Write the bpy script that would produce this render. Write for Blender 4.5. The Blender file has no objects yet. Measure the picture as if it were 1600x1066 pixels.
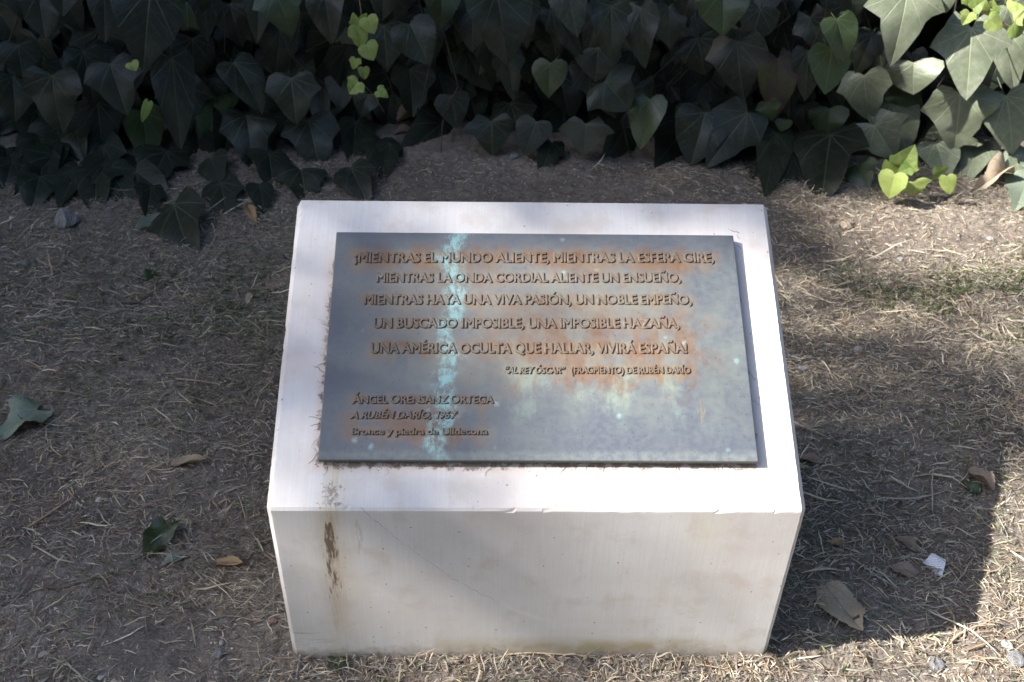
import bpy, bmesh, math, random
import numpy as np
from mathutils import Vector, Matrix
random.seed(7); RS = np.random.RandomState(11)
SC = bpy.context.scene; COL = SC.collection
# ------------------------------------------------------------------ camera
FW = Vector((0.02062252, 0.80204513, -0.59690729)); RT = Vector((0.99976792, -0.01282253, 0.0173117)); UP = Vector((-0.0062309, 0.59712577, 0.80212343))
CAM = Vector((-0.05683853, -0.83601419, 1.16383066)); F = 1556.0
cd = bpy.data.cameras.new('camera'); cam = bpy.data.objects.new('camera', cd); COL.objects.link(cam)
cam.matrix_world = Matrix(((RT.x, UP.x, -FW.x, CAM.x), (RT.y, UP.y, -FW.y, CAM.y), (RT.z, UP.z, -FW.z, CAM.z), (0, 0, 0, 1)))
cd.sensor_width = 36; cd.lens = 36 * F / 1600; cd.clip_start = .05; cd.clip_end = 500
cd.dof.use_dof = True; cd.dof.focus_distance = 1.27; cd.dof.aperture_fstop = 10
SC.camera = cam
# ------------------------------------------------------------------ sky, sun, exposure
SUN = Vector((-.7292, -.1365, .6706)).normalized()
w = bpy.data.worlds.new('World'); SC.world = w; w.use_nodes = True
wn = w.node_tree; sk = wn.nodes.new('ShaderNodeTexSky'); sk.sky_type = 'NISHITA'; sk.sun_disc = False
sk.sun_elevation = math.asin(SUN.z); sk.sun_rotation = math.atan2(SUN.x, SUN.y) % (2 * math.pi)
sk.air_density = 1.0; sk.dust_density = 1.2; sk.ozone_density = 1.0
wn.links.new(sk.outputs[0], wn.nodes['Background'].inputs[0]); wn.nodes['Background'].inputs[1].default_value = .15
sl = bpy.data.lights.new('sun', 'SUN'); sl.energy = 3.9; sl.angle = math.radians(.53); sl.color = (1, .96, .90)
so = bpy.data.objects.new('sun', sl); COL.objects.link(so); so.rotation_euler = (-SUN).to_track_quat('-Z', 'Y').to_euler(); so.location = SUN * 20
SC.view_settings.view_transform = 'Standard'; SC.view_settings.look = 'None'; SC.view_settings.gamma = 1
SC.view_settings.use_curve_mapping = False; SC.view_settings.exposure = 2.15
SC.cycles.max_bounces = 8; SC.cycles.transparent_max_bounces = 4

# ------------------------------------------------------------------ pixel of the photograph -> point of the place
def ray(px, py): return (FW * F + RT * (px - 800) - UP * (py - 533))
def on_ground(px, py, z=0.0):
    d = ray(px, py); return CAM + d * ((z - CAM.z) / d.z)
def at_depth(px, py, Y):
    d = ray(px, py); return CAM + d * ((Y - CAM.y) / d.y)

# ------------------------------------------------------------------ helpers
def tag(o, label=None, cat=None, group=None, kind=None):
    if label: o['label'] = label
    if cat: o['category'] = cat
    if group: o['group'] = group
    if kind: o['kind'] = kind
    return o
def link(name, mesh, parent=None, mats=()):
    o = bpy.data.objects.new(name, mesh); COL.objects.link(o)
    for m in mats:
        if mesh and m.name not in [x.name for x in mesh.materials]: mesh.materials.append(m)
    if parent: o.parent = parent
    return o
def npmesh(name, V, Fq, colors=None, uv=None, smooth=True):
    """V (n,3); Fq (m,k) same-sized faces"""
    V = np.asarray(V, dtype=np.float32); Fq = np.asarray(Fq, dtype=np.int32); m, k = Fq.shape
    me = bpy.data.meshes.new(name); me.vertices.add(len(V)); me.vertices.foreach_set('co', V.ravel())
    me.loops.add(m * k); me.loops.foreach_set('vertex_index', Fq.ravel())
    me.polygons.add(m); me.polygons.foreach_set('loop_start', np.arange(0, m * k, k, dtype=np.int32)); me.polygons.foreach_set('loop_total', np.full(m, k, dtype=np.int32))
    me.polygons.foreach_set('use_smooth', np.full(m, smooth, dtype=bool)); me.update()
    if colors is not None:
        a = me.color_attributes.new('tint', 'FLOAT_COLOR', 'POINT'); c = np.ones((len(V), 4), np.float32); c[:, :3] = colors; a.data.foreach_set('color', c.ravel())
    if uv is not None:
        l = me.uv_layers.new(name='UVMap'); l.data.foreach_set('uv', np.asarray(uv, np.float32)[Fq.ravel()].ravel())
    me.validate(); return me
def hsh(i, j, s):
    h = np.sin(i * 127.1 + j * 311.7 + s * 74.7) * 43758.5453; return h - np.floor(h)
def vn(x, y, s=0):
    i = np.floor(x); j = np.floor(y); fx = x - i; fy = y - j; fx = fx * fx * (3 - 2 * fx); fy = fy * fy * (3 - 2 * fy)
    a = hsh(i, j, s); b = hsh(i + 1, j, s); c = hsh(i, j + 1, s); d = hsh(i + 1, j + 1, s)
    return (a + (b - a) * fx) * (1 - fy) + (c + (d - c) * fx) * fy
def sst(a, b, x):
    t = np.clip((x - a) / (b - a), 0, 1); return t * t * (3 - 2 * t)
def gh(x, y):
    """height of the trodden soil"""
    x = np.asarray(x, dtype=np.float64); y = np.asarray(y, dtype=np.float64)
    dx = np.maximum(np.abs(x) - .325, 0); dy = np.maximum(np.maximum(-y, y - .383), 0); d = np.hypot(dx, dy)
    k = .25 + .75 * sst(.0, .25, d)
    far = 1 + 6 * sst(3, 20, np.hypot(x, y))
    h = (vn(x * 3.1, y * 3.1, 1) - .5) * .030 * k * far + (vn(x * 11, y * 11, 2) - .5) * .011 * k + (vn(x * 37, y * 37, 3) - .5) * .0055 + (vn(x * 95, y * 95, 4) - .5) * .0042 + (vn(x * 190, y * 190, 5) - .5) * .0032
    return h - .001 + (.004 + .007 * vn(x * 45, y * 45, 8)) * (1 - sst(.0, .022, d))
def ghs(x, y): return float(gh(x, y))

class NT:
    def __init__(s, name):
        s.mat = bpy.data.materials.new(name); s.mat.use_nodes = True; s.t = s.mat.node_tree; s.b = s.t.nodes['Principled BSDF']
    def n(s, k): return s.t.nodes.new('ShaderNode' + k)
    def put(s, sock, v):
        if isinstance(v, bpy.types.NodeSocket): s.t.links.new(v, sock)
        elif isinstance(v, (tuple, list)):
            sock.default_value = tuple(v) + (1,) if (sock.type == 'RGBA' and len(v) == 3) else tuple(v)
        else: sock.default_value = v
    def m(s, op, a, b=0.0, c=0.0, clamp=False):
        x = s.n('Math'); x.operation = op; x.use_clamp = clamp
        for i, v in enumerate((a, b, c)): s.put(x.inputs[i], v)
        return x.outputs[0]
    def vm(s, op, a, b=(0, 0, 0)):
        x = s.n('VectorMath'); x.operation = op; s.put(x.inputs[0], a); s.put(x.inputs[1], b); return x.outputs[0]
    def xyz(s, v):
        x = s.n('SeparateXYZ'); s.put(x.inputs[0], v); return x.outputs
    def comb(s, x, y, z=0.0):
        c = s.n('CombineXYZ')
        for i, v in enumerate((x, y, z)): s.put(c.inputs[i], v)
        return c.outputs[0]
    def noise(s, v, sc=1.0, det=4.0, ro=.55, dist=0.0):
        x = s.n('TexNoise'); s.put(x.inputs['Vector'], v); x.inputs['Scale'].default_value = sc; x.inputs['Detail'].default_value = det
        x.inputs['Roughness'].default_value = ro; x.inputs['Distortion'].default_value = dist; return x.outputs[0]
    def vor(s, v, sc=1.0, out=0, rnd=1.0):
        x = s.n('TexVoronoi'); s.put(x.inputs['Vector'], v); x.inputs['Scale'].default_value = sc; x.inputs['Randomness'].default_value = rnd; return x.outputs[out]
    def ss(s, x, a, b, lo=0.0, hi=1.0):
        r = s.n('MapRange'); r.interpolation_type = 'SMOOTHSTEP'; s.put(r.inputs[0], x)
        for i, v in enumerate((a, b, lo, hi)): s.put(r.inputs[i + 1], v)
        return r.outputs[0]
    def mix(s, f, a, b, mode='MIX'):
        x = s.n('Mix'); x.data_type = 'RGBA'; x.blend_type = mode; s.put(x.inputs[0], f); s.put(x.inputs[6], a); s.put(x.inputs[7], b); return x.outputs[2]
    def ramp(s, f, stops):
        r = s.n('ValToRGB'); s.put(r.inputs[0], f); e = r.color_ramp.elements
        while len(e) < len(stops): e.new(.5)
        for i, (p, c) in enumerate(stops): e[i].position = p; e[i].color = tuple(c) + (1,) if len(c) == 3 else c
        return r.outputs[0]
    def bump(s, h, st=.5, dist=.001, normal=None):
        b = s.n('Bump'); b.inputs['Strength'].default_value = st; b.inputs['Distance'].default_value = dist; s.put(b.inputs['Height'], h)
        if normal: s.put(b.inputs['Normal'], normal)
        return b.outputs[0]
    def gauss(s, x, c, sd):
        d = s.m('DIVIDE', s.m('SUBTRACT', x, c), sd); return s.m('EXPONENT', s.m('MULTIPLY', s.m('MULTIPLY', d, d), -1.0))
    def box(s, x, a, b, soft):
        return s.m('MULTIPLY', s.ss(x, a - soft, a + soft), s.ss(x, b - soft, b + soft, 1.0, 0.0))
    def fin(s, col=None, rough=None, normal=None, spec=None):
        if col is not None: s.put(s.b.inputs['Base Color'], col)
        if rough is not None: s.put(s.b.inputs['Roughness'], rough)
        if normal is not None: s.put(s.b.inputs['Normal'], normal)
        if spec is not None: s.put(s.b.inputs['Specular IOR Level'], spec)
        return s.mat

# ================================================================== GROUND
def mat_soil():
    q = NT('soil'); o = q.n('TexCoord').outputs['Object']
    a = q.noise(o, 3.2, 5, .6); b = q.noise(o, 45, 5, .65); c = q.noise(o, 260, 3, .6); v = q.vor(o, 170, 0); v2 = q.vor(o, 170, 1)
    col = q.ramp(q.m('ADD', q.m('MULTIPLY', a, .55), q.m('MULTIPLY', b, .45)), [(.3, (.100, .083, .070)), (.5, (.185, .158, .134)), (.72, (.32, .28, .235))])
    col = q.mix(q.ss(c, .3, .75), q.mix(1.0, col, (.62, .6, .58), 'MULTIPLY'), col)
    sp = q.ss(v, .10, .22, 1.0, 0.0); sp = q.m('MULTIPLY', sp, q.ss(q.xyz(v2)[0], .72, .76))
    col = q.mix(q.m('MULTIPLY', sp, .8), col, q.ramp(q.xyz(v2)[1], [(0, (.36, .30, .25)), (.6, (.28, .25, .23)), (1, (.12, .09, .07))]))
    h = q.m('ADD', q.m('ADD', q.m('MULTIPLY', b, 1.4), q.m('MULTIPLY', c, .9)), q.m('MULTIPLY', sp, .5))
    return q.fin(col, .95, q.bump(h, .9, .003), .15)
M_soil = mat_soil()
def build_ground():
    def ax(a0, a1, step, lim):
        core = list(np.arange(a0, a1, step)); s = step; lo = []; x = a0
        while x > -lim: s *= 1.18; x -= s; lo.append(x)
        s = step; hi = []; x = core[-1]
        while x < lim: s *= 1.18; x += s; hi.append(x)
        return np.array(lo[::-1] + core + hi)
    X = ax(-1.3, 1.4, .0036, 120); Y = ax(-.12, 1.55, .0038, 120)
    gx, gy = np.meshgrid(X, Y); z = gh(gx, gy); V = np.stack([gx, gy, z], -1).reshape(-1, 3)
    nx = len(X); ny = len(Y); i = np.arange(nx - 1)[None, :] + np.arange(ny - 1)[:, None] * nx
    Fq = np.stack([i, i + 1, i + 1 + nx, i + nx], -1).reshape(-1, 4)
    tag(link('ground', npmesh('ground', V, Fq), mats=[M_soil]), kind='structure')
build_ground()

def mat_tint(name, rough=.8, spec=.25, bumpsc=0, trans=0.0):
    q = NT(name); a = q.n('Attribute'); a.attribute_name = 'tint'; c = a.outputs['Color']
    o = q.n('TexCoord').outputs['Object']; c = q.mix(q.ss(q.noise(o, 180, 3), .3, .7), q.mix(1.0, c, (.75, .73, .7), 'MULTIPLY'), c)
    q.fin(c, rough, None, spec)
    if trans: 
        t = q.n('BsdfTranslucent'); q.put(t.inputs[0], c); mx = q.n('MixShader'); mx.inputs[0].default_value = trans
        q.t.links.new(q.b.outputs[0], mx.inputs[1]); q.t.links.new(t.outputs[0], mx.inputs[2]); q.t.links.new(mx.outputs[0], q.t.nodes['Material Output'].inputs[0])
    return q.mat
M_straw = mat_tint('dry_straw', .6, .35, trans=.12)
M_crumb = mat_tint('grit', .9, .2)

PAL = np.array([(.52, .45, .31), (.62, .55, .41), (.42, .35, .25), (.30, .215, .145), (.32, .30, .26), (.18, .20, .12), (.46, .40, .32), (.21, .145, .10), (.70, .65, .54)])
def density(x, y):
    d = .74 + .5 * (vn(x * 5, y * 5, 21) - .35) + .6 * (vn(x * 14, y * 14, 22) - .5)
    d *= 1 - .75 * np.exp(-(((x + .52) / .20) ** 2 + ((y - .02) / .07) ** 2))          # trodden patch front left
    d *= 1 - .80 * np.exp(-(((x - 1.0) / .35) ** 2 + ((y - 1.15) / .12) ** 2))         # bare patch far right
    d *= 1 - .95 * np.exp(-(((x - .0) / .75) ** 2 + ((y - 1.36) / .30) ** 2))          # bare soil behind the block
    d *= 1 - .6 * np.exp(-(((x + 1.1) / .15) ** 2 + ((y - 1.13) / .16) ** 2))
    d *= 1 - .5 * np.exp(-(((x - .45) / .12) ** 2 + ((y + .03) / .05) ** 2))
    d += .75 * np.exp(-(((x - .66) / .14) ** 2 + ((y - .87) / .08) ** 2)) + .5 * np.exp(-(((x - .85) / .12) ** 2 + ((y - .52) / .12) ** 2)) + .4 * np.exp(-(((x + .62) / .25) ** 2 + ((y - .52) / .09) ** 2))
    return np.clip(d, .03, 1.3)
def inblock(x, y, m=.0): return (np.abs(x) < .325 - m) & (y > -.0 + m) & (y < .383 - m)
def strips(name, N, K, lens, wid, region, pal, dens=True, lift=.004, arch=.006, seed=1, aniso=.45, curv=16):
    R = np.random.RandomState(seed); xs = []; ys = []
    while len(xs) < N:
        x = R.uniform(region[0], region[1], N); y = R.uniform(region[2], region[3], N)
        k = ~inblock(x, y, -.004)
        if dens is True: k &= R.rand(N) < density(x, y)
        elif dens is not False: k &= R.rand(N) < dens(x, y)
        xs.extend(x[k]); ys.extend(y[k])
    x = np.array(xs[:N]); y = np.array(ys[:N])
    a = R.uniform(0, math.pi * 2, N); a = a - aniso * np.sin(2 * a) * .5; L = np.exp(R.normal(math.log(lens[0]), lens[1], N)); wd = wid * R.uniform(.5, 1.5, N) * (L / lens[0]) ** .3
    cv = R.normal(0, curv, N); z0 = R.gamma(1.5, lift, N) * .6; pitch = R.normal(0, .16, N) + (R.rand(N) < .04) * R.uniform(.2, .9, N); ar = R.gamma(1.3, arch, N) * .5; roll = R.normal(0, .7, N)
    t = np.linspace(0, 1, K); ds = L[:, None] / (K - 1)
    ang = a[:, None] + cv[:, None] * (t[None] - .5) * L[:, None] * 1.0 + R.normal(0, .12, (N, K))
    px = x[:, None] + np.cumsum(np.cos(ang) * ds, 1) - L[:, None] * np.cos(a)[:, None] * .5; py = y[:, None] + np.cumsum(np.sin(ang) * ds, 1) - L[:, None] * np.sin(a)[:, None] * .5
    # keep blades out of the stone block
    bad = inblock(px, py, .001); outx = np.where(np.abs(px) > .2, np.sign(px) * .327, px)
    px = np.where(bad & (py > .004) & (py < .378), outx, px); py = np.where(bad & (np.abs(px) < .325), np.where(py < .19, -.002, .386), py)
    pz = gh(px, py) + z0[:, None] + ar[:, None] * 4 * t * (1 - t) + np.abs(pitch[:, None]) * L[:, None] * (t if True else 0) * .8 + .0012
    w_ = wd[:, None] * np.clip(np.sin(math.pi * (t * .86 + .1)), .15, 1)[None]
    nx = -np.sin(ang) * np.cos(roll)[:, None]; ny = np.cos(ang) * np.cos(roll)[:, None]; nz = np.sin(roll)[:, None] * np.ones_like(nx)
    P = np.stack([px, py, pz], -1); Nn = np.stack([nx, ny, nz], -1) * (w_ * .5)[..., None]
    V = np.stack([P - Nn, P + Nn], 2).reshape(-1, 3)
    b = (np.arange(N) * K * 2)[:, None] + (np.arange(K - 1) * 2)[None]
    Fq = np.stack([b, b + 1, b + 3, b + 2], -1).reshape(-1, 4)
    ci = R.choice(len(pal), N, p=None) if not callable(pal) else None
    c = (pal[ci] if ci is not None else pal(x, y, R)) * R.uniform(.65, 1.2, (N, 1)); V[:, 2] = np.maximum(V[:, 2], -.02)
    return npmesh(name, V, Fq, np.repeat(c, K * 2, 0))
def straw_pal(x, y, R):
    n = len(x); yellow_patch = np.exp(-(((x - .66) / .2) ** 2 + ((y - .87) / .1) ** 2)); rust = vn(x * 6, y * 6, 33)  # more yellow straw in the dense patch at right
    p = np.tile(np.array([.16, .07, .15, .10, .17, .11, .13, .08, .03]), (n, 1)); p[:, 0] += .5 * yellow_patch; p[:, 1] += .3 * yellow_patch; p[:, 3] += .35 * sst(.6, .8, rust); p[:, 5] += .25 * sst(.55, .8, vn(x * 4, y * 4, 34))
    p /= p.sum(1, keepdims=True); r = R.rand(n, 1); i = (np.cumsum(p, 1) < r).sum(1).clip(0, 8); left_shade = (1 - sst(-.1, .45, x))[:, None] * (.35 + .65 * sst(.35, .65, vn(x * 7, y * 9, 61)))[:, None]; return PAL[i] * (1 - left_shade * np.array([.34, .36, .40]))  # straw colour darkened towards the left, painting in the shade there
def soil_litter():
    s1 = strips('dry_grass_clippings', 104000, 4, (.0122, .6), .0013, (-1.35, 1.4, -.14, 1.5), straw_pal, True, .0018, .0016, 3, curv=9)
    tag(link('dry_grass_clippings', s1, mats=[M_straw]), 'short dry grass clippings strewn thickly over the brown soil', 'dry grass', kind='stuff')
    s4 = strips('straw_chaff', 85000, 3, (.0060, .5), .00105, (-1.35, 1.4, -.14, 1.5), np.array([(.50, .44, .34), (.36, .32, .27), (.24, .2, .165), (.16, .13, .105), (.10, .085, .07), (.62, .56, .46), (.13, .14, .09)]), lambda x, y: .06 + .94 * np.clip(density(x, y), 0, 1), .0012, .001, 13, curv=9)
    tag(link('straw_chaff', s4, mats=[M_straw]), 'fine straw chaff and broken bits mixed into the soil surface', 'chaff', kind='stuff')
    s5 = strips('banked_litter', 800, 4, (.012, .5), .0014, (-.36, .36, -.040, -.003), PAL[[0, 2, 3, 4, 6, 7]], False, .003, .003, 15, curv=10)
    tag(link('banked_litter', s5, mats=[M_straw]), 'dry straw bits banked against the foot of the stone block', 'dry grass', kind='stuff')
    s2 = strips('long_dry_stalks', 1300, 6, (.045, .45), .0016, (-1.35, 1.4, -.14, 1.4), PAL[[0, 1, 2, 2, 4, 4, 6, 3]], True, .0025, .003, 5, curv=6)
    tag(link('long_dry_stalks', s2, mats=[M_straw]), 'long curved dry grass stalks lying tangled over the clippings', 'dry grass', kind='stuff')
    wd = lambda x, y: np.clip(.9 * np.exp(-(((x - .98) / .26) ** 2 + ((y - .90) / .10) ** 2)) + .3 * np.exp(-(((x + .6) / .4) ** 2 + ((y - .85) / .22) ** 2)) + .08 * (vn(x * 9, y * 9, 41) > .72), 0, 1) * sst(.35, .6, vn(x * 16, y * 16, 42))
    s3 = strips('low_green_weeds', 4500, 4, (.012, .35), .0024, (-1.3, 1.4, -.1, 1.3), np.array([(.085, .11, .045), (.11, .14, .06), (.07, .085, .04), (.15, .16, .08)]), wd, .002, .005, 6, curv=30)
    tag(link('low_green_weeds', s3, mats=[M_straw]), 'low green weed blades growing among the straw right of the stone', 'weeds', kind='stuff')
    # grit and crumbs: little irregular octahedra
    R = np.random.RandomState(9); N = 36000; x = R.uniform(-1.35, 1.4, N); y = R.uniform(-.14, 1.5, N); k = ~inblock(x, y, -.004); x = x[k]; y = y[k]; N = len(x)
    s = np.exp(R.normal(math.log(.0012), .5, N)).clip(0, .0055); base = np.array([(1, 0, 0), (-1, 0, 0), (0, 1, 0), (0, -1, 0), (0, 0, 1), (0, 0, -1)], float)
    V = base[None] * R.uniform(.6, 1.4, (N, 6, 1)); V[:, :, 2] *= .7; a = R.uniform(0, 6.28, N); ca, sa = np.cos(a)[:, None], np.sin(a)[:, None]
    V = np.stack([V[..., 0] * ca - V[..., 1] * sa, V[..., 0] * sa + V[..., 1] * ca, V[..., 2]], -1) * s[:, None, None] + np.stack([x, y, gh(x, y) + s * .3], -1)[:, None]
    f = np.array([(0, 2, 4), (2, 1, 4), (1, 3, 4), (3, 0, 4), (2, 0, 5), (1, 2, 5), (3, 1, 5), (0, 3, 5)]); Fq = (f[None] + (np.arange(N) * 6)[:, None, None]).reshape(-1, 3)
    pal = np.array([(.15, .12, .10), (.26, .22, .18), (.38, .33, .29), (.55, .51, .46), (.2, .16, .13), (.12, .095, .08)]); c = pal[R.choice(6, N, p=[.28, .28, .14, .06, .14, .10])]
    tag(link('soil_grit', npmesh('soil_grit', V.reshape(-1, 3), Fq, np.repeat(c, 6, 0), smooth=False), mats=[M_crumb]), 'fine grit and earth crumbs scattered over the brown soil', 'grit', kind='stuff')
soil_litter()

# ================================================================== THE STONE BLOCK AND ITS PLAQUE
Wd, D, H, S = .65, .3831, .2895, .2087
SLN = math.hypot(D, S); AX = Vector((0, D, S)) / SLN; NX = Vector((0, -S, D)) / SLN
PL_W, PL_H, PL_T = .5338, .3187, .0125
root = bpy.data.objects.new('inscribed_monument_block', None); COL.objects.link(root)
tag(root, 'pale limestone block with sloping top carrying a weathered bronze plaque of verse', 'plaque stand')
def plaque_mesh():
    bm = bmesh.new(); bmesh.ops.create_cube(bm, size=1)
    for v in bm.verts: v.co = Vector(((v.co.x + .5) * PL_W, (v.co.y + .5) * PL_H, (v.co.z - .5) * (PL_T - .0025)))
    bmesh.ops.bevel(bm, geom=bm.edges[:], offset=.0012, segments=2, affect='EDGES', profile=.5)
    # raised bed behind it that fixes the plate to the stone
    r = bmesh.ops.create_cube(bm, size=1)
    for v in r['verts']: v.co = Vector(((v.co.x + .5) * (PL_W - .02) + .01, (v.co.y + .5) * (PL_H - .02) + .01, v.co.z * .006 - PL_T + .0015))
    me = bpy.data.meshes.new('bronze_plaque'); bm.to_mesh(me); bm.free()
    return me
plaque = bpy.data.objects.new('bronze_plaque', plaque_mesh()); COL.objects.link(plaque); plaque.parent = root
po = Vector((-.2652, 0, H)) + AX * .0570 + NX * .0140
plaque.matrix_world = Matrix(((1, 0, 0, po.x), (0, AX.y, NX.y, po.y), (0, AX.z, NX.z, po.z), (0, 0, 0, 1)))
plaque['label'] = 'bronze plaque with raised lettering, rust brown stains and a turquoise drip'
LINES = [  # text, x0, x1, base left, base right, cap height, slant, first-letter factor
 ('¡MIENTRAS EL MUNDO ALIENTE, MIENTRAS LA ESFERA GIRE,', .0263, .5042, .2722, .2765, .0156, 0),
 ('MIENTRAS LA ONDA CORDIAL ALIENTE UN ENSUEÑO,', .0570, .4575, .2428, .2462, .0146, 0),
 ('MIENTRAS HAYA UNA VIVA PASIÓN, UN NOBLE EMPEÑO,', .0426, .4693, .2104, .2137, .0148, 0),
 ('UN BUSCADO IMPOSIBLE, UNA IMPOSIBLE HAZAÑA,', .0569, .4508, .1765, .1793, .0147, 0),
 ('UNA AMÉRICA OCULTA QUE HALLAR, VIVIRÁ ESPAÑA!', .0556, .4589, .1411, .1438, .0151, 0),
 ('“AL REY ÓSCAR”', .2252, .3000, .1140, .1145, .0098, .22),
 ('(FRAGMENTO) DE RUBÉN DARÍO', .3086, .4599, .1145, .1155, .0099, 0),
 ('ÁNGEL ORENSANZ ORTEGA', .0373, .2109, .0730, .0739, .0110, 0),
 ('A RUBÉN DARÍO, 1967', .0363, .1642, .0532, .0539, .0099, .22),
 ('Bronce y piedra de Ulldecona', .0376, .2041, .0322, .0329, .0092, 0)]
def mat_bronze(name, side=False):
    q = NT(name); tc = q.n('TexCoord'); tc.object = plaque; o = tc.outputs['Object']; x, y, z = q.xyz(o)
    wob = q.noise(o, 26, 5, .65); fine = q.noise(o, 120, 4, .65); big = q.noise(o, 6.5, 4, .6); mid = q.noise(o, 38, 4, .6, .4)
    col = q.ramp(big, [(.28, (.064, .075, .098)), (.48, (.078, .090, .110)), (.68, (.105, .112, .118))])
    col = q.mix(q.ss(fine, .35, .7, 0, .45), col, (.13, .14, .147))
    # pale green-cream bloom, strongest in the right half
    bl = q.m('MULTIPLY', q.ss(q.noise(q.comb(q.m('MULTIPLY', x, 17), q.m('MULTIPLY', y, 11)), 1, 6, .62), .38, .72), q.m('MULTIPLY', q.ss(x, .08, .36), q.box(y, .045, .27, .035)))
    col = q.mix(q.m('MULTIPLY', bl, .5), col, (.175, .20, .17))
    txt = q.m('MULTIPLY', q.box(x, .05, .47, .05), q.box(y, .09, .29, .03)); txt = q.m('MULTIPLY', txt, q.ss(wob, .3, .6, .3, .8))
    col = q.mix(q.m('MULTIPLY', txt, .5), col, (.185, .178, .145))
    # rust round and below each line of letters
    rust = None; runs = q.noise(q.comb(q.m('MULTIPLY', x, 42), q.m('MULTIPLY', y, 9)), 1, 4, .62)
    for i, (t, x0, x1, b0, b1, ch, sl_) in enumerate(LINES):
        mxx = q.box(x, x0 - .004, x1 + .004, .012)
        lo = q.m('ADD', b0 - .011, q.m('MULTIPLY', q.m('SUBTRACT', runs, .47), -.10))
        g = q.m('MULTIPLY', q.ss(y, lo, b0 + .002), q.ss(y, b0 + ch * .9, b0 + ch * 1.55, 1, 0)); g = q.m('MULTIPLY', g, mxx)
        amt = [1.0, .5, .75, .55, 1.0, .95, 1.1, .6, .45, .6][i]; g = q.m('MULTIPLY', g, amt)
        rust = g if rust is None else q.m('MAXIMUM', rust, g)
    halo = q.m('MULTIPLY', rust, q.ss(mid, .25, .55))
    col = q.mix(q.m('MULTIPLY', halo, .55), col, (.195, .16, .10))
    strong = q.m('MULTIPLY', rust, q.ss(q.noise(q.comb(q.m('MULTIPLY', x, 34), q.m('MULTIPLY', y, 40)), 1, 5, .7), .42, .66))
    col = q.mix(q.m('MULTIPLY', strong, .95), col, q.mix(fine, (.12, .06, .028), (.21, .12, .062)))
    cl = q.noise(q.comb(q.m('MULTIPLY', x, 30), q.m('MULTIPLY', y, 17), 3.0), 1, 6, .68); zone = q.m('MULTIPLY', q.box(x, .03, .49, .03), q.m('MAXIMUM', q.box(y, .262, .298, .012), q.m('MAXIMUM', q.m('MULTIPLY', q.box(y, .085, .20, .02), q.ss(x, .15, .28)), q.m('MULTIPLY', q.box(y, .02, .07, .015), q.ss(x, .22, .17)))))
    cloud = q.m('MULTIPLY', q.ss(cl, .42, .60), zone); col = q.mix(q.m('MULTIPLY', cloud, .78), col, q.mix(fine, (.095, .048, .026), (.19, .115, .07)))
    grn = q.m('MULTIPLY', q.ss(q.noise(q.comb(q.m('MULTIPLY', x, 26), q.m('MULTIPLY', y, 14), 9.0), 1, 5, .65), .48, .68), q.m('MULTIPLY', q.box(y, .045, .13, .03), q.box(x, .22, .47, .05))); col = q.mix(q.m('MULTIPLY', grn, .6), col, (.21, .27, .22))
    # turquoise run down from the top edge
    cx = q.ramp(q.m('DIVIDE', y, PL_H), [(0, (.151,) * 3), (.05, (.138,) * 3), (.153, (.148,) * 3), (.206, (.155,) * 3), (.313, (.1465,) * 3), (.423, (.1575,) * 3), (.535, (.1485,) * 3), (.65, (.162,) * 3), (.768, (.161,) * 3), (.888, (.150,) * 3), (1, (.167,) * 3)])
    dx = q.m('ABSOLUTE', q.m('SUBTRACT', q.m('ADD', x, q.m('MULTIPLY', q.m('SUBTRACT', wob, .5), .016)), q.xyz(cx)[0]))
    wd = q.m('MULTIPLY', q.noise(q.comb(0.0, q.m('MULTIPLY', y, 34)), 1, 3, .7), .056)
    wd = q.m('MAXIMUM', q.m('SUBTRACT', wd, .010), .004)
    st = q.ss(dx, q.m('MULTIPLY', wd, .25), wd, 1, 0); st = q.m('MULTIPLY', st, q.ss(q.noise(q.comb(q.m('MULTIPLY', x, 110), q.m('MULTIPLY', y, 60)), 1, 6, .75), .40, .60))
    dry = q.ss(dx, .006, .036, 1, 0); dry = q.m('MULTIPLY', dry, q.ss(mid, .5, .7))
    col = q.mix(q.m('MULTIPLY', dry, .45), col, (.19, .30, .29))
    col = q.mix(q.m('MULTIPLY', st, .8), col, q.mix(fine, (.15, .32, .33), (.27, .45, .45)))
    # little verdigris dots and dark pits
    v = q.m('ADD', q.vor(o, 46, 0), q.m('MULTIPLY', q.m('SUBTRACT', fine, .5), .5)); vc = q.xyz(q.vor(o, 46, 1)); dot = q.m('MULTIPLY', q.ss(v, .04, .24, 1, 0), q.ss(vc[0], .80, .84)); col = q.mix(q.m('MULTIPLY', dot, .38), col, (.28, .44, .44))
    v = q.vor(o, 190, 0); vc = q.xyz(q.vor(o, 190, 1)); pit = q.m('MULTIPLY', q.ss(v, .14, .24, 1, 0), q.ss(vc[0], .80, .84)); col = q.mix(q.m('MULTIPLY', pit, .6), col, (.06, .055, .05))
    # weathered lower rim
    rim = q.ss(y, .006, .016, 1, 0); col = q.mix(q.m('MULTIPLY', rim, q.ss(fine, .3, .7, .2, .6)), col, (.18, .20, .185))
    col = q.mix(q.ss(z, -.0035, -.0018, .85, 0), col, (.085, .08, .06))
    if side: col = q.mix(.75, col, q.mix(fine, (.085, .058, .042), (.17, .11, .07)))
    col = q.mix(q.ss(z, .0006, .0012, 0, .38), col, (.115, .088, .066))
    col = q.mix(1.0, col, (.86, .86, .86), 'MULTIPLY')
    h = q.m('ADD', q.m('MULTIPLY', fine, .5), q.m('ADD', q.m('MULTIPLY', mid, .5), q.m('MULTIPLY', pit, -.6)))
    q.b.inputs['Metallic'].default_value = .12
    return q.fin(col, q.ss(fine, .3, .7, .5, .72), q.bump(h, .35, .0008), .4)
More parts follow.
